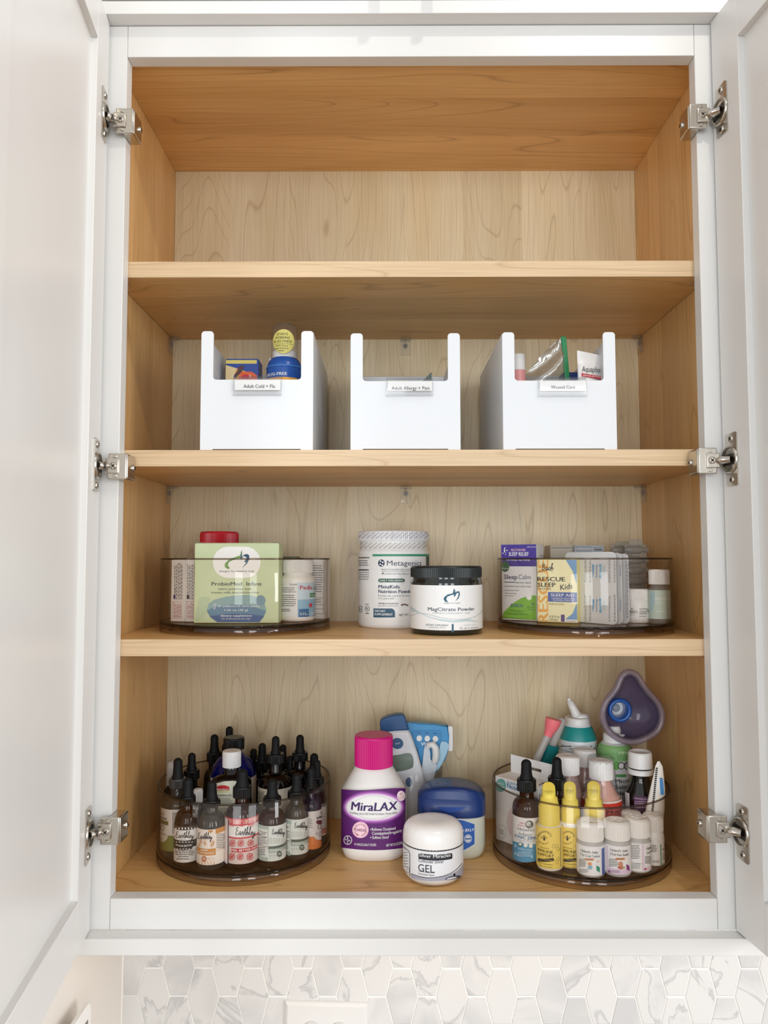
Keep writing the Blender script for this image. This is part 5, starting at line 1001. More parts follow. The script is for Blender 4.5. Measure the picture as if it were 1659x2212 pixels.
D.rrect(1092, 952, 1178, 974, ink(76, 140, 70), 4); D.text('Micro', 1148, 1006, 116, 34, K, 4, .01); D.text('Saline', 1148, 1054, 120, 34, K, 4, .01); D.text('Inhaler', 1150, 1104, 124, 34, K, 4, .01); D.rrect(1115, 765, 1200, 788, ink(176, 214, 160), 3); D.build()
# mask
Y0 = .172; out = [(800, 140), (900, 160), (980, 230), (1060, 360), (1160, 490), (1260, 600), (1340, 720), (1375, 860), (1360, 1010), (1290, 1140), (1170, 1230), (1040, 1290), (900, 1325), (760, 1315), (640, 1270), (520, 1190), (430, 1080), (380, 950), (370, 820), (400, 700), (460, 590), (550, 490), (620, 380), (660, 280), (710, 190)]
P3 = [AT(1250 + a * .1326, 1430 + b * .1326, Y0) for a, b in curve(out)]; n = len(P3); cen = sum(P3, Vector()) / n; hub = AT(1250 + 690 * .1326, 1430 + 800 * .1326, Y0 + .02)
t = thing('inhaler_mask', 'translucent violet teardrop inhaler mask with blue connector perched on the mist bottle', 'mask', (cen.x, Y0, P3[n // 2].z - .002)); O = Vector(t.location)
MSK = clear('violet_mask', (176, 164, 184), (124, 112, 160), .12, .03, .34, (130, 120, 152)); RIM = clear('mask_rim', (226, 218, 228), (184, 174, 196), .12, .05, .25, (200, 188, 200))
m_ = MB(); rings = []
for k, (s, dy) in enumerate(((.93, .000), (.90, .006), (.86, .014), (.72, .022), (.5, .027), (.3, .030))):
    c_ = cen.lerp(hub, min(1, max(0, (.9 - s) / .55))) ; rr = []
    for i, p in enumerate(P3):
        v = p - cen; q_ = c_ + v * s
        if s < .4: a = atan2(v.z, v.x); q_ = Vector((hub.x + .0155 * cos(a), 0, hub.z + .0155 * sin(a)))
        rr.append((q_.x - O.x, dy, q_.z - O.z))
    rings.append(rr)
m_.rings(rings, 0, False, False); m_.rings([[(x, y + .0013, zz) for x, y, zz in r] for r in rings], 0, False, False); m_.build('shell', [MSK], t)
m_ = MB(); pth = [(p.x - O.x, 0, p.z - O.z) for p in [cen + (p - cen) * .955 for p in P3]]
sec = 10; rg = []
for i in range(n + 1):
    p = Vector(pth[i % n]); tg = (Vector(pth[(i + 1) % n]) - Vector(pth[i - 1 if i % n else -1])).normalized(); nn = Vector((tg.z, 0, -tg.x)); rg.append([p + nn * (.0044 * cos(2 * pi * k / sec)) + Vector((0, 1, 0)) * (.0060 * sin(2 * pi * k / sec)) for k in range(sec)])
m_.rings(rg, 0, False, False); m_.build('cushion_rim', [RIM], t)
hx, hz = hub.x - O.x, hub.z - O.z; BC = pl('connector_blue', (28, 92, 176), .3, coat=.4)
def yl(prof, nm, mat): 
    m_ = MB(); m_.rings([[(hx + r_ * cos(2 * pi * i / 32), y_, hz + r_ * sin(2 * pi * i / 32)) for i in range(32)] for r_, y_ in prof], 0, False, False); m_.build(nm, [mat], t)
yl([(.0165, .031), (.0165, .024), (.0150, .0225), (.0120, .0225), (.0112, .024), (.0105, .036), (.0105, .048), (.0135, .048), (.0150, .034)], 'connector', BC)
yl([(.0105, .044), (.0100, .044), (.0045, .043), (.0005, .043)], 'valve', WHITEP); yl([(.0055, .0428), (.0052, .0415), (.0030, .0412), (.0004, .0412)], 'valve_stem', pl('valve_grey', (150, 158, 166), .4))
# dark syrup bottle with white tamper cap
Y = .142; x = AT(1384, 1700, Y).x; px = (Y - CAM.y) / FPX; z = lambda v: AT(1384, v, Y).z - TL; R = 35 * px
t = thing('dark_syrup', 'black glass syrup bottle with white tamper-ring cap and purple directions label', 'medicine bottle', (x, Y, TL), face_cam(x, Y))
prof = [(R * .9, 0), (R, .003), (R, z(1728))]
for i in range(1, 9): q_ = i / 8; prof.append((R * .5 + R * .5 * (cos(q_ * pi) * .5 + .5), z(1728) + (z(1676) - z(1728)) * q_))
prof += [(R * .5, z(1665))]; MB().lathe(prof, 44).build('bottle', [pl('black_glass', (14, 15, 14), .06, coat=.5)], t)
MB().lathe([(26 * px, z(1670)), (26 * px, z(1660)), (24 * px, z(1659))], 40).build('tamper_ring', [WHITEP], t)
MB().lathe([(23.6 * px, z(1659.5)), (23.6 * px, z(1656))], 40).build('gap_ring', [BLACKP], t)
MB().lathe([(25.5 * px, z(1656)), (24 * px, z(1627)), (22.5 * px, z(1623)), (20.5 * px, z(1622.5)), (20 * px, z(1625)), (.0004, z(1625.5))], 40, cap1=False).build('cap', [WHITEP], t)
D = Dec(circ(R), t, LRd); D.mid = 1020; D.rect(935, 505, 1185, 900, ink(84, 50, 84), 0); D.text('DIRECTIONS FOR USE', 1060, 548, 230, 24, ink(220, 196, 216), 1, .02); D.lines(945, 580, 1175, 700, 4, ink(196, 166, 194), 1, .45, 3); D.rect(800, 450, 868, 900, ink(214, 212, 212), 0); D.build()
# white tube leaning at the rim
a0 = ONZ(1412, 1790, TL); Y0 = .105; org = AT(1403, 1795, Y0); t = thing('cream_tube', 'white squeeze tube with blue stripe leaning inside the turntable rim', 'tube', (org.x, Y0, TL)); g = lambda a, b: AT(1240 + a * .1387, 1650 + b * .1387, Y0)
rings = []
for (a, b, wd, dp_) in ((1215, 1040, .0120, .0070), (1235, 900, .0122, .0075), (1265, 700, .0118, .0070), (1300, 400, .0095, .0055), (1318, 150, .0062, .0024), (1322, 40, .0048, .0010), (1318, -40, .0014, .0006)):
    c_ = g(a, b); rings.append([(c_.x - org.x + wd * cos(2 * pi * i / 28), dp_ * sin(2 * pi * i / 28), max(0, c_.z - TL)) for i in range(28)])
rings.insert(0, [(x_ * .8 + .2 * (g(1215, 1040).x - org.x), y_ * .8, 0) for x_, y_, _ in rings[0]])
MB().rings(rings).build('tube', [pl('tube_paper', (232, 228, 222), .45)], t)
bl = [(1318, 200), (1352, 205), (1366, 320), (1372, 455), (1322, 455), (1318, 330)]
MB().prism([(g(*p).x - org.x, g(*p).z - TL) for p in bl], -.0066, -.0045, 0, 'y').build('blue_stripe', [ink(66, 136, 196)], t)
m_ = MB(); 
for k in range(22):
    f = k / 21; p = g(1278 - 90 * f, 60 + 640 * f); m_.box(p.x - org.x - .0012, p.x - org.x + .0012, -.0055 * f - .0030, -.0055 * f - .002, p.z - TL - .0008, p.z - TL + .0006)
m_.build('crimp_marks', [K], t)
# ------------------------------------------------------------------ upper left turntable
UC = (320, 1120, .25316); U2 = (740, 1120, .20494); U3 = (1060, 1120, .25316)
def pbox(name, label, x0, x1, v_top, Y, d, mat, Y1=None, z0=TU, flap=True, group=None):
    Y1 = Y if Y1 is None else Y1; A, B = AT(x0, 1300, Y), AT(x1, 1300, Y1); w = hypot(B.x - A.x, Y1 - Y); rot = atan2(Y1 - Y, B.x - A.x)
    h = AT((x0 + x1) / 2, v_top, (Y + Y1) / 2).z - z0; mx, my = (A.x + B.x) / 2, (Y + Y1) / 2
    t = thing(name, label, 'carton', (mx - d / 2 * sin(rot), my + d / 2 * cos(rot), z0), rot, group)
    MB().box(-w / 2, w / 2, -d / 2, d / 2, 0, h).build('box', [mat], t, bevel=.0005, bseg=1)
    if flap:
        m_ = MB(); m_.box(-w / 2 + .0015, w / 2 - .0015, -d / 2 + .0004, d / 2 - .001, h, h + .0006); m_.build('lid_flap', [mat], t)
    return t, w, d, h
Yb = .0990; t, w, d, h = pbox('probiotic_box', 'pale green infant probiotic box with white oval logo', 419, 602, 1174, Yb, .038, pl('pale_green_card', (202, 216, 172), .5))
D = Dec(flat(w, -d / 2), t, UC); TX = ink(62, 70, 64)
D.rrect(552, 240, 960, 508, ink(244, 244, 240), 1, 132)
D.poly([(800, 262), (785, 315), (745, 330), (690, 350), (655, 385), (655, 415), (680, 432), (700, 425), (680, 400), (690, 372), (730, 352), (780, 340), (795, 320)], ink(120, 160, 84), 2)
D.poly([(803, 268), (785, 345), (800, 345), (815, 318), (840, 310), (855, 330), (840, 375), (800, 425), (845, 385), (864, 345), (862, 312), (840, 302), (812, 312), (800, 330)], ink(28, 82, 110), 2); D.poly([(815, 318), (840, 310), (855, 330), (838, 375), (820, 370), (845, 335)], ink(28, 82, 110), 3)
D.text('designs for healthy kids', 756, 448, 300, 17, TX, 2); D.text('ProbioMed', 672, 556, 262, 32, TX, 2, .012); D.text('Infant', 905, 556, 132, 32, TX, 2, .012); D.text('infant probiotic with', 742, 600, 285, 18, TX, 2); D.text('human milk oligosaccharides', 742, 630, 402, 18, TX, 2)
D.poly([(500, 780), (515, 730), (560, 695), (660, 668), (760, 655), (860, 652), (930, 668), (990, 720), (1010, 780), (985, 840), (950, 890), (590, 892), (530, 840)], ink(140, 172, 172), 1); D.poly([(502, 790), (560, 750), (700, 735), (860, 740), (1008, 790), (985, 840), (950, 890), (590, 892), (530, 840)], ink(96, 134, 160), 2); D.poly([(525, 835), (660, 815), (860, 815), (992, 832), (950, 890), (590, 892)], ink(62, 92, 146), 3)
D.poly([(430, 690), (470, 665), (530, 680), (520, 720), (500, 780), (470, 850), (408, 880), (415, 780)], ink(186, 204, 168), 1); D.ell(960, 700, 42, 46, ink(120, 152, 164), 3)
D.text('30 unflavored stick packs', 772, 746, 362, 18, WH, 4); D.text('1.06 oz (30 g)', 752, 780, 200, 18, WH, 4); D.text('dietary supplement', 752, 828, 268, 18, WH, 4, .01); D.text('for professional use only', 750, 854, 246, 13, WH, 4); D.stroke([(556, 768), (566, 724), (580, 728), (570, 772), (556, 768)], 4, WH, 4)
D.stroke([(412, 205), (470, 205)], 4, ink(90, 96, 76), 2); D.stroke([(1060, 205), (1110, 205)], 4, ink(90, 96, 76), 2); D.build()
# two narrow cartons beside it
t, w, d, h = pbox('medicine_carton', 'white carton with teal side and pink panel, seen end-on beside the green box', 369, 399, 1209, .1260, .060, CARD, .1190); LG = ink(190, 120, 130)
D = Dec(flat(w, -d / 2), t, UC); 
def vert_print(D, x0, x1, y0, y1, n, seed, m=None):
    rn = random.Random(seed)
    for i in range(n):
        x = x0 + (x1 - x0) * (i + .5) / n; y = y1
        while y > y0 + 20: l_ = rn.uniform(10, 30); D.rect(x - (x1 - x0) / n * .22, max(y0, y - l_), x + (x1 - x0) / n * .22, y, m or KG, 1); y -= l_ + 8
vert_print(D, 222, 296, 380, 690, 5, 3); D.text('1-800', 232, 620, 60, 10, K, 2, 0, 0, -90); D.ell(226, 668, 9, 20, ink(50, 50, 120), 2); D.stroke([(214, 708), (284, 708), (284, 850), (214, 850), (214, 708)], 3, LG, 2); vert_print(D, 220, 280, 715, 845, 5, 5, LG); D.build()
D = Dec([(-w / 2, d / 2 - d * i / 6) for i in range(7)], t, UC); hh = h; D.uvrect(-d / 2, .0, d / 2, h - .001, ink(150, 128, 108), 0); D.uvrect(d / 2 - .012, h * .5, d / 2 - .0005, h - .001, ink(60, 160, 180), 1); D.uvrect(-d / 2, h * .72, d / 2 - .012, h - .001, ink(70, 74, 84), 1); D.build('side_print')
t, w, d, h = pbox('medicine_carton', 'white carton with small print and pink panel, tucked against the green box', 400, 421, 1207, .1195, .058, CARD, .1170)
D = Dec(flat(w, -d / 2), t, UC); vert_print(D, 330, 402, 380, 690, 5, 7); D.ell(340, 668, 9, 20, ink(30, 30, 60), 2); D.stroke([(330, 708), (410, 708)], 3, LG, 2); D.stroke([(330, 708), (330, 850), (410, 850)], 3, LG, 2); vert_print(D, 336, 400, 715, 845, 5, 9, LG); D.build()
# red-capped bottle behind
Y = .200; x = AT(474, 1160, Y).x; px = (Y - CAM.y) / FPX; z = lambda v: AT(474, v, Y).z - TU; rc = 41 * px
t = thing('red_cap_bottle', 'bottle behind the green box showing only its broad ribbed red cap', 'bottle', (x, Y, TU)); MB().lathe([(rc * .95, 0), (rc * 1.02, .003), (rc * 1.02, z(1195)), (rc * .8, z(1180)), (rc * .78, z(1172))], 44).build('bottle', [WHITEP], t)
MB().ribbed(rc, z(1176), z(1149), 70, .0008, bev=.002).build('cap', [pl('red_plastic', (196, 24, 44), .35)], t)
# children's laxative bottle
x, Y, R = cyl(605, 680, 1343, TU); x, Y = keep_in('UL', x, Y, R); z = lambda v, yy=Y: AT(643, v, yy).z - TU
t = thing('chewables_bottle', 'white chewable tablet bottle with ribbed cap and pale blue label', 'pill bottle', (x, Y, TU), face_cam(x, Y)); s1 = z(1252)
MB().lathe([(R * .88, 0), (R * .97, .0012), (R, .004), (R, z(1258)), (R * .985, z(1252)), (R * .93, z(1246)), (R * .82, z(1242)), (R * .80, z(1234))], 48).build('bottle', [pl('bottle_white', (242, 240, 236), .3)], t); MB().ribbed(R * .87, z(1237), z(1208), 56, .0006, bev=.0016).build('cap', [WHITEP], t)
D = Dec(circ(R), t, UC); D.mid = 1272; D.band(545, 838, ink(232, 234, 236)); D.rect(1276, 548, 1425, 840, ink(142, 186, 214), 1); D.rect(1276, 548, 1425, 690, ink(196, 218, 232), 2)
D.text('Pedia', 1346, 588, 104, 38, ink(190, 30, 70), 3, .02); D.text('-Lax', 1422, 588, 30, 38, ink(30, 110, 90), 3, .02); D.rect(1378, 634, 1425, 670, ink(40, 130, 90), 3); D.text('Chew', 1402, 652, 40, 14, WH, 4); D.rect(1286, 772, 1368, 840, ink(46, 110, 160), 3); D.text('2-11', 1318, 812, 46, 22, WH, 4, .02); D.text('yrs', 1352, 816, 20, 12, WH, 4); D.text('30', 1400, 810, 32, 30, WH, 4); D.ell(1384, 740, 14, 18, ink(206, 60, 80), 3)
D.text('Purpose', 1240, 562, 62, 14, K, 2, 0, .2); D.text('Active', 1132, 560, 40, 12, K, 2); D.lines(1130, 590, 1266, 640, 3, K, 2, .3, 3); D.lines(1130, 652, 1266, 760, 6, K, 2, .3, 4); D.lines(1140, 772, 1215, 800, 2, K, 2, .4, 5); D.build()
# cartons behind it
t, w, d, h = pbox('medicine_carton', 'white carton covered in drug facts, behind the chewable tablet bottle', 652, 700, 1207, .170, .022, CARD, .160); D = Dec(flat(w, -d / 2), t, UC); D.lines(1400, 400, 1492, 640, 12, K, 1, .3, 3); D.stroke([(1420, 678), (1496, 678)], 3, K, 1); D.lines(1420, 690, 1480, 730, 2, K, 1, .3, 5); D.stroke([(1420, 735), (1496, 735)], 3, K, 1); D.stroke([(1420, 772), (1496, 772)], 3, K, 1); D.stroke([(1420, 812), (1496, 812)], 3, K, 1); D.stroke([(1498, 360), (1498, 815)], 3, K, 1); D.build()
t, w, d, h = pbox('medicine_carton', 'olive green carton standing behind the chewable tablet bottle', 604, 640, 1203, .182, .045, pl('olive_card', (110, 122, 92), .5))
# ------------------------------------------------------------------ tubs on the third shelf
x, Y, R = cyl(774, 927, 1359, ZS3); z = lambda v, yy=None: AT(850, v, Y - R if yy is None else yy).z - ZS3
t = thing('powder_tub', 'white nutrition powder tub with printed shrink seal round its lid', 'tub', (x, Y, ZS3), face_cam(x, Y))
MB().lathe([(R * .92, 0), (R * .98, .0015), (R, .006), (R, z(1192)), (R * .985, z(1189)), (R * .955, z(1187)), (R * .95, z(1166))], 64).build('tub', [pl('tub_white', (238, 238, 236), .3)], t)
SEAL = pl('seal_film', (226, 228, 232), .2); MB().ribbed(R * 1.0, z(1168), z(1146), 110, .0004, bev=.0012).build('lid', [SEAL], t)
D = Dec(circ(R * 1.001), t, U2); D.mid = 545; rn = random.Random(5)
for i in range(15):
    x0 = 170 + i * 50
    D.text(('SEALED FOR YOUR', 'PROTECTION')[i % 2], x0 + 26, 178, 96, 12, ink(120, 122, 128), 1, 0, 0, -38)
D.build('seal_print', base=.0006)
D = Dec(circ(R * .957), t, U2); D.mid = 545
for i in range(15): D.text(('PROTECTION', 'SEALED FOR YOUR')[i % 2], 175 + i * 50, 285, 96, 12, ink(120, 122, 128), 1, 0, 0, -38)
D.build('seal_print', base=.0006)
D = Dec(circ(R), t, U2); D.mid = 540; NV = ink(34, 52, 86); D.rect(318, 376, 912, 398, ink(48, 146, 110), 1); D.rect(880, 400, 912, 560, ink(56, 90, 84), 1); D.ell(410, 470, 34, 38, NV, 2); 
for cx, cy in ((402, 450), (425, 462), (398, 482), (420, 492)): D.ell(cx, cy, 9, 9, WH, 3, 12)
D.text('Metagenics', 648, 468, 360, 56, ink(58, 66, 82), 2); D.text('PRACTITIONER RECOMMENDED', 602, 538, 385, 15, ink(90, 96, 100), 2); D.rect(410, 556, 760, 559, KG, 2); D.text('Crafted with Plant-Based Ingredients', 616, 582, 352, 15, ink(80, 84, 88), 2, 0, .2); D.poly([(412, 592), (420, 574), (436, 566), (430, 584)], ink(60, 66, 60), 2)
D.rrect(378, 634, 655, 672, ink(30, 88, 72), 2); D.text('DAILY WELLBEING', 516, 653, 244, 20, WH, 3, .02); D.text('MetaKids', 490, 718, 222, 38, NV, 2, .02); D.text('Nutrition Powder', 560, 768, 365, 38, NV, 2, .02); D.text('Provides key nutrition for kids', 540, 814, 326, 18, KG, 2); D.text('4-12 years old*', 462, 842, 172, 18, KG, 2); D.text('VANILLA FLAVOR', 482, 896, 212, 18, NV, 2, .01); D.text('with other natural flavors', 480, 920, 210, 13, KG, 2)
D.poly([(328, 948), (520, 948), (545, 965), (552, 990), (552, 1042), (328, 1042)], ink(42, 84, 110), 2); D.text('DIETARY', 398, 974, 112, 24, WH, 3, .02); D.text('SUPPLEMENT', 434, 1010, 190, 24, WH, 3, .02); D.text('NET WT. 14.2 OZ', 690, 1014, 190, 26, K, 2); D.ring(262, 950, 22, 28, 4, K, 2); D.text('B', 262, 950, 18, 28, K, 2); D.lines(240, 900, 284, 908, 1, K, 2, .7, 3); D.rect(244, 996, 280, 1004, K, 2); D.stroke([(615, 915), (650, 905), (690, 918)], 16, ink(120, 96, 84), 2, 4)
D.lines(172, 408, 285, 420, 1, K, 2, .9, 2); D.lines(172, 440, 278, 510, 3, KG, 2, .4, 4); D.lines(172, 536, 285, 550, 1, K, 2, .9, 5); D.lines(172, 565, 285, 660, 4, KG, 2, .3, 6); D.ring(192, 940, 16, 16, 4, K, 2); D.ring(192, 972, 16, 16, 4, K, 2); D.build()
x, Y, R = cyl(887, 1042, 1374, ZS3); z = lambda v, yy=None: AT(965, v, Y - R if yy is None else yy).z - ZS3
t = thing('powder_jar', 'black powder jar with ribbed black lid and white label', 'jar', (x, Y, ZS3), face_cam(x, Y)); BJ = pl('black_jar', (20, 28, 28), .12, coat=.5)
MB().lathe([(R * .93, 0), (R * .985, .0015), (R, .005), (R, z(1262)), (R * .99, z(1257)), (R * .965, z(1253)), (R * .965, z(1248))], 64).build('jar', [BJ], t); MB().ribbed(R * .995, z(1248), z(1223), 120, .0006, bev=.002).build('lid', [pl('black_lid', (24, 32, 33), .35)], t)
D = Dec(circ(R), t, U2); D.mid = 1097; D.band(706, 1180, ink(238, 239, 239)); T1 = ink(34, 88, 112)
D.poly([(1172, 742), (1160, 790), (1110, 800), (1075, 825), (1064, 850), (1080, 876), (1112, 884), (1092, 850), (1106, 822), (1150, 806), (1178, 800), (1182, 745)], T1, 2); D.poly([(1186, 752), (1172, 822), (1184, 822), (1200, 790), (1222, 780), (1218, 820), (1190, 872), (1222, 840), (1236, 800), (1230, 768), (1204, 768), (1190, 782)], T1, 2)
D.text('designs for health', 1152, 890, 172, 14, ink(90, 110, 120), 2); D.text('MagCitrate Powder', 1144, 956, 486, 38, ink(52, 66, 78), 2, .012); D.text('SUPPORTS GI REGULARITY + SLEEP', 1148, 998, 392, 18, ink(160, 172, 178), 2)
D.poly([(722, 925), (800, 980), (900, 1030), (1020, 1060), (1160, 1078), (1330, 1060), (1440, 1090), (1300, 1085), (1160, 1096), (1040, 1080), (920, 1040), (820, 995), (722, 975)], ink(196, 214, 218), 1); D.stroke([(722, 1030), (800, 1000), (900, 1010), (1040, 1045), (1180, 1062), (1320, 1055), (1420, 1020), (1470, 970)], 3, ink(110, 140, 150), 2, 5); D.stroke([(722, 925), (820, 995), (960, 1052), (1160, 1080), (1340, 1062)], 2.5, ink(150, 176, 184), 2, 5)
D.text('DIETARY SUPPLEMENT', 998, 1124, 236, 20, ink(60, 76, 88), 2); D.text('FOR PROFESSIONAL USE ONLY', 998, 1150, 178, 10, ink(80, 92, 100), 2); D.rect(1150, 1112, 1170, 1196, ink(44, 92, 118), 3); D.text('LEMON FLAVOR', 1342, 1122, 128, 14, ink(190, 196, 198), 2); D.text('NET WT. 240 G (8.5 OZ)', 1352, 1154, 142, 15, ink(60, 76, 88), 2); D.ring(1248, 1158, 12, 9, 3, ink(80, 96, 106), 2); D.build()
# ------------------------------------------------------------------ upper right turntable
GRB = pl('white_gloss_card', (234, 236, 238), .4)
t, w, d, h = pbox('sleep_box', 'white sleep tablets box with purple top band and green hill', 1084, 1160, 1177, .1510, .031, GRB, .1270); PUR = ink(70, 50, 150)
D = Dec(flat(w, -d / 2), t, U3); D.rect(78, 222, 396, 408, PUR, 1); D.text('MELATONIN-FREE', 236, 268, 124, 22, ink(240, 200, 200), 2, .01); D.text('SLEEP RELIEF', 240, 302, 170, 34, WH, 2, .02); D.text('Fall Asleep, Stay Asleep', 235, 350, 200, 20, WH, 2, .01); D.text('MEDICATION', 348, 243, 74, 10, WH, 2); D.poly([(132, 240), (114, 256), (114, 284), (134, 298), (124, 284), (122, 258)], WH, 2); D.ell(140, 272, 6, 6, WH, 2, 8); D.ell(106, 296, 5, 5, WH, 2, 8); D.ell(128, 306, 4, 4, WH, 2, 8)
D.poly([(82, 850), (110, 800), (180, 730), (260, 680), (330, 660), (390, 655), (390, 870), (82, 840)], ink(126, 188, 60), 1); D.ell(124, 410, 36, 46, ink(60, 110, 80), 2); D.text('Natural', 124, 425, 54, 15, WH, 3); D.text('Sleep', 172, 497, 112, 40, ink(56, 56, 96), 2, .015); D.text('Calm', 290, 498, 106, 40, ink(100, 104, 130), 2); D.rect(116, 540, 210, 546, ink(70, 70, 100), 2); D.text('MELTAWAY TABLETS', 280, 548, 128, 14, ink(70, 70, 100), 2); D.text('HOMEOPATHIC MEDICINE', 228, 580, 228, 14, KG, 2); D.text('Calms Restless Mind*', 180, 612, 128, 13, KG, 2); D.text('No Known Drug', 172, 637, 96, 13, KG, 2); D.text('Interactions', 158, 658, 72, 12, KG, 2)
D.text('BOIRON', 224, 742, 100, 32, ink(60, 80, 140), 2, .01); D.text('World Leader in', 222, 786, 116, 17, ink(30, 60, 30), 2); D.text('Homeopathic Medicines', 228, 812, 180, 17, ink(30, 60, 30), 2); D.text('60', 362, 728, 26, 26, ink(60, 70, 120), 2); D.text('MELTAWAY', 342, 758, 64, 12, ink(60, 90, 50), 2); D.text('TABLETS', 348, 778, 52, 12, ink(60, 90, 50), 2); D.ell(328, 675, 22, 20, WH, 2); D.build()
D = Dec([(w / 2, -d / 2 + d * i / 6) for i in range(7)], t, U3); D.text('Multi-Symptom', 475, 317, 116, 15, KG, 1)
for a in (90, 20, 160): D.ell(485 + 16 * cos(radians(a)), 268 - 14 * sin(radians(a)), 12, 7, ink(120, 140, 130), 1, 12, radians(-a))
D.stroke([(485, 268), (483, 295)], 3, ink(120, 140, 130), 1); D.build('side_print')
t, w, d, h = pbox('drops_box', 'yellow rescue sleep dropper box with blue stripe and orange edge', 1161, 1247, 1208, .1160, .024, pl('yellow_card', (236, 226, 150), .45), .0930); BLB = ink(116, 160, 204)
D = Dec(flat(w, -d / 2), t, U3); D.poly([(640, 352), (738, 352), (738, 892), (600, 892), (690, 820), (730, 720), (738, 640), (720, 540), (690, 440)], BLB, 1); D.poly([(400, 352), (640, 352), (700, 450), (735, 560), (742, 640), (735, 720), (700, 810), (610, 892), (400, 892)], ink(240, 236, 190), 2)
D.text('RESCUE', 446, 622, 540, 92, ink(236, 176, 86), 3, .03, 0, -90); D.script('Bach', 486, 412, 100, 52, K, 5, 5); D.stroke([(400, 462), (450, 445), (500, 440), (530, 450)], 4, K, 5, 4)
D.text('RESCUE', 518, 516, 236, 38, K, 5, .02); D.text('SLEEP', 478, 564, 155, 38, K, 5, .02); D.text('Kids', 645, 580, 108, 48, ink(60, 60, 70), 5, .01, .15, -8); D.text('DROPPER', 460, 600, 114, 20, ink(120, 90, 50), 5); D.rect(490, 630, 746, 712, ink(70, 98, 168), 5); D.text('SLEEP AID', 615, 653, 202, 26, WH, 6, .01); D.text('with BACH NATURAL', 618, 681, 198, 13, WH, 6); D.text('FLOWER ESSENCES', 625, 698, 182, 13, WH, 6); D.text('NON-ALCOHOL', 565, 730, 132, 16, ink(110, 100, 60), 5); D.text('0.35 fl oz', 545, 836, 86, 19, K, 5); D.text('(10 mL)', 538, 862, 68, 18, K, 5); D.rect(632, 862, 740, 892, WH, 5); D.text('Homeopathic', 688, 873, 88, 12, K, 6); D.rect(600, 820, 632, 892, ink(90, 70, 130), 2); D.build()
# blister cards
FOIL = pl('blister_foil', (214, 216, 218), .3, coat=.3)
def blister(label, l, Yl, r, Yr, vt):
    A, B = AT(l, 1300, Yl), AT(r, 1300, Yr); w = hypot(B.x - A.x, Yr - Yl); rot = atan2(Yr - Yl, B.x - A.x); h = AT(r, vt, Yr).z - TU
    t = thing('blister_card', label, 'blister card', ((A.x + B.x) / 2, (Yl + Yr) / 2, TU), rot, 'blister cards')
    a = w / 2; r_ = .006; o = []
    for cx, cy, a0 in ((a - r_, h - r_, 0), (-a + r_, h - r_, 90), (-a + r_, r_, 180), (a - r_, r_, 270)): o += [(cx + r_ * cos(radians(a0 + 18 * k)), cy + r_ * sin(radians(a0 + 18 * k))) for k in range(6)]
    MB().prism(o, -.0006, .0006, 0, 'y').build('card', [FOIL], t, bevel=.0002, bseg=1)
    for zz in (h * .2, h * .5, h * .8):
        for xx in (-a * .42, a * .42):
            m_ = MB(); m_.rings([[(xx + .0075 * s * cos(2 * pi * i / 18), .0006 + q, zz + .0075 * s * sin(2 * pi * i / 18)) for i in range(18)] for s, q in ((1, 0), (.95, .003), (.8, .0045))], 0, False, True); m_.build('blister', [CLEAR], t)
    return t, w, h
t, w, h = blister('silver blister card with blue printed names, standing in front of two others', 1223, .1290, 1332, .0650, 1192)
D = Dec(flat(w, -.0006), t, U3)
for x_ in (810, 850, 1015, 1060): vert_print(D, x_ - 8, x_ + 8, 340, 545, 2, x_, ink(130, 132, 136)); vert_print(D, x_ - 8, x_ + 8, 640, 880, 2, x_ + 1, ink(130, 132, 136))
for y_ in (448, 742): D.text('Arnicare', 908, y_, 110, 16, ink(60, 120, 170), 2, .01, 0, 90); D.rect(928, y_ - 60, 946, y_ + 62, ink(110, 170, 206), 1); D.text('boiron', 936, y_, 70, 12, WH, 2, 0, 0, 90); D.poly([(868, y_ - 60), (884, y_ - 50), (880, y_ + 20), (872, y_ + 62)], ink(90, 150, 200), 1); D.text('calm', 972, y_, 80, 22, ink(150, 196, 196), 2, 0, 0, 90)
D.build()
for lb_, l, Yl, r, Y, vt in (('silver blister card in the middle of the row of three', 1240, .1370, 1344, .0730, 1194), ('silver blister card leaning at the back of the row of three', 1250, .1450, 1359, .0810, 1196)):
    t, w, h = blister(lb_, l, Yl, r, Y, vt); D = Dec(flat(w, -.0006), t, U3)
    if Y < .08: D.text('Arnicare', 1107, 445, 100, 15, ink(70, 110, 160), 1, 0, 0, -90); D.text('Arnicare', 1107, 740, 100, 15, ink(70, 110, 160), 1, 0, 0, -90)
    else: vert_print(D, 1150, 1190, 360, 850, 3, 3, ink(130, 132, 150))
    D.build()
# cartons behind
for lb_, l, r, vt, Y, mat in (('beige carton with dark lines standing behind the sleep tablets box', 1190, 1243, 1179, .200, pl('beige_card', (186, 178, 162), .5)), ('pale blue-grey carton with a printed frame at the back', 1243, 1307, 1179, .192, pl('bluegrey_card', (176, 182, 190), .5))):
    t, w, d, h = pbox('medicine_carton', lb_, l, r, vt, Y, .040, mat); D = Dec(flat(w, -d / 2), t, U3); o = (l - 1060) / .25316; e_ = (r - 1060) / .25316
    if l < 1200: D.rect(o, 248, e_, 252, K, 1); D.rect(o + 170, 275, e_, 278, KG, 1); D.rect(o + 170, 295, e_, 298, KG, 1); D.lines(e_ - 36, 307, e_ - 2, 317, 1, K, 1, .9, 2)
    else: D.stroke([(728, 243), (858, 243), (858, 276), (728, 276), (728, 243)], 3, K, 1); D.stroke([(880, 248), (972, 248), (972, 276), (880, 276), (880, 248)], 3, K, 1); D.lines(886, 260, 950, 270, 1, K, 1, .9, 2)
    D.build()
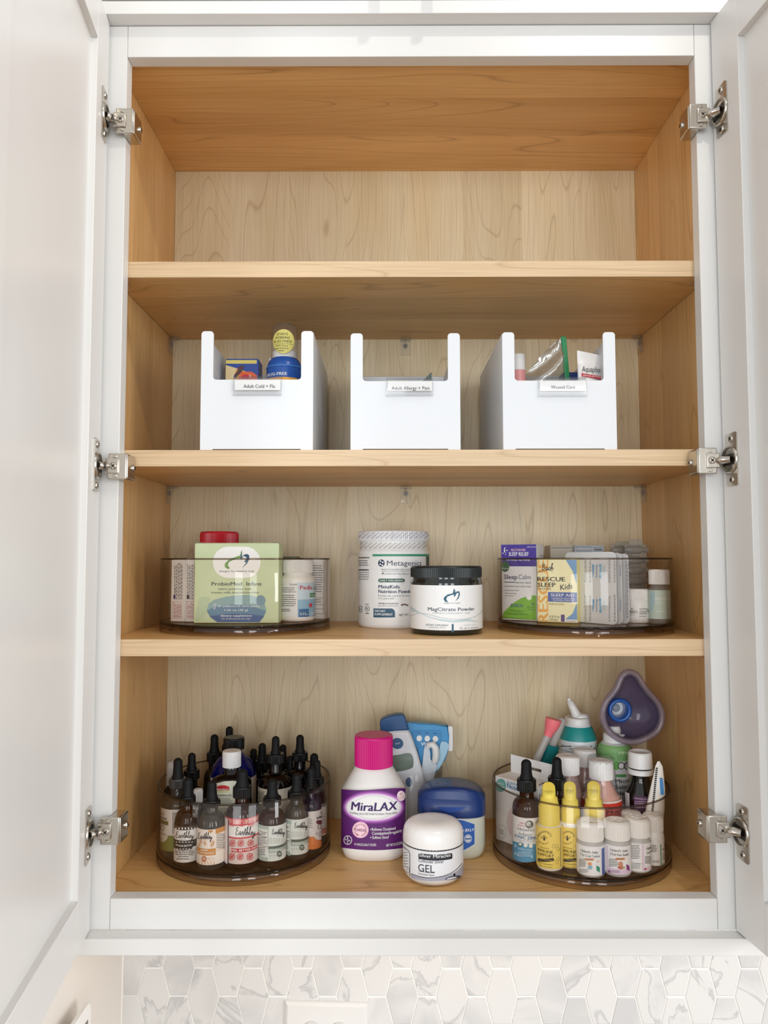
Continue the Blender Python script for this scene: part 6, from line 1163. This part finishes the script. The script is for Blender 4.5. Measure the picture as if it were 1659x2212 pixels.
# single-dose vial strips
VIAL = clear('vial_plastic', (236, 236, 234), (190, 190, 188), .15, .03, .25, (206, 204, 198))
for lb_, px0, Y in (('translucent single-dose vial strip standing against the back', 1346, .206), ('translucent single-dose vial strip nearest the drops bottles', 1376, .178)):
    o_ = AT(px0, 1300, Y); t = thing('vial_strip', lb_, 'vial strip', (o_.x, Y, TU), 0.1, 'single-dose vial strips'); px = (Y - CAM.y) / FPX; zt = AT(px0, 1172 + (4 if px0 < 1350 else 0), Y).z - TU
    for k in range(5):
        zz = zt - .010 - k * .0145 + (0 if px0 > 1350 else .002); wd = .0165
        m_ = MB(); m_.tube([(-wd, 0, zz), (-wd * .6, 0, zz), (wd * .35, 0, zz), (wd * .55, 0, zz), (wd * 1.0, 0, zz)], [.0020, .0056, .0056, .0030, .0044], 16); v = m_.build('vial', [VIAL], t)
        m_ = MB(); m_.box(-wd, wd * .9, -.0004, .0004, zz - .0072, zz + .0072); m_.build('web', [VIAL], v)
    m_ = MB(); rr = rr_(-.0105, .0, .0105, .0115, .003); m_.prism([(a, zt - .004 + b - .003) for a, b in rr], -.0006, .0006, 0, 'y'); m_.build('tab', [VIAL], t)
    m_ = MB(); m_.box(-.002, .002, -.0006, .0006, 0, zt - .07); m_.build('tail_web', [VIAL], t)
# chest rub jar
x, Y, R = cyl(1353, 1408, 1347, TU); x, Y = keep_in('UR', x, Y + .004, R); z = lambda v, yy=None: AT(1381, v, Y - R if yy is None else yy).z - TU
t = thing('chest_rub_jar', 'small white chest rub jar with ribbed lid', 'jar', (x, Y, TU), face_cam(x, Y)); MB().lathe([(R * .84, 0), (R * .94, .0015), (R * 1.0, .006), (R * 1.0, z(1300)), (R * .93, z(1296))], 44).build('jar', [WHITEP], t); MB().ribbed(R * .985, z(1297), z(1273), 58, .0005, bev=.0018).build('lid', [WHITEP], t)
D = Dec(circ(R), t, U3); D.mid = 1265; D.text("ZARBEE'S", 1208, 796, 92, 24, K, 1); D.text('Soothing', 1304, 770, 70, 15, K, 1); D.text('Chest Rub', 1308, 790, 78, 15, K, 1); D.lines(1268, 802, 1340, 822, 2, KG, 1, .5, 3); D.text('naturals', 1205, 820, 40, 8, KG, 1); D.lines(1268, 832, 1330, 842, 1, KG, 1, .5, 5); D.poly([(1198, 776), (1206, 764), (1214, 776)], K, 1); D.build()
# vapour drops bottles
MINT = ink(196, 216, 206)
for lb_, l, r, Yc, vt, vb in (('small clear drops bottle with mint label and ribbed white cap, beside the chest rub', 1402, 1439, .090, 1228, 1340), ('small clear drops bottle with mint label, half hidden by its twin', 1424, 1450, .1165, 1228, 1336)):
    R = .0112; x = AT((l + r) / 2, 1300, Yc).x; x, Yc = keep_in('UR', x, Yc, R); z = lambda v: AT((l + r) / 2, v, Yc).z - TU
    t = thing('drops_bottle', lb_, 'bottle', (x, Yc, TU), face_cam(x, Yc), 'vapour drops bottles'); MB().lathe([(R * .88, 0), (R, .002), (R, z(1277)), (R * .9, z(1270)), (R * .7, z(1265)), (R * .66, z(1258))], 40).build('bottle', [clear('clear_bottle', (232, 232, 228), (170, 168, 164), .05, .04, .3, (196, 196, 190))], t); MB().ribbed(R * .93, z(1262), z(1230), 40, .0005, bev=.0012).build('cap', [WHITEP], t)
    D = Dec(circ(R), t, U3); D.mid = (1422 if Yc < .1 else 1490); D.band(612, 858, MINT); m0 = D.mid
    D.text('BREATHE', m0 + 34, 684, 110, 26, ink(238, 244, 240), 1, .01); D.text('FRIDA', m0 + 24, 718, 84, 26, ink(222, 232, 228), 1); D.text('vapor drops', m0 + 30, 790, 78, 16, ink(238, 244, 240), 1); D.poly([(m0 - 60, 640), (m0 - 25, 620), (m0 - 20, 700), (m0 - 40, 780), (m0 - 60, 800)], ink(170, 204, 214), 1); D.build()
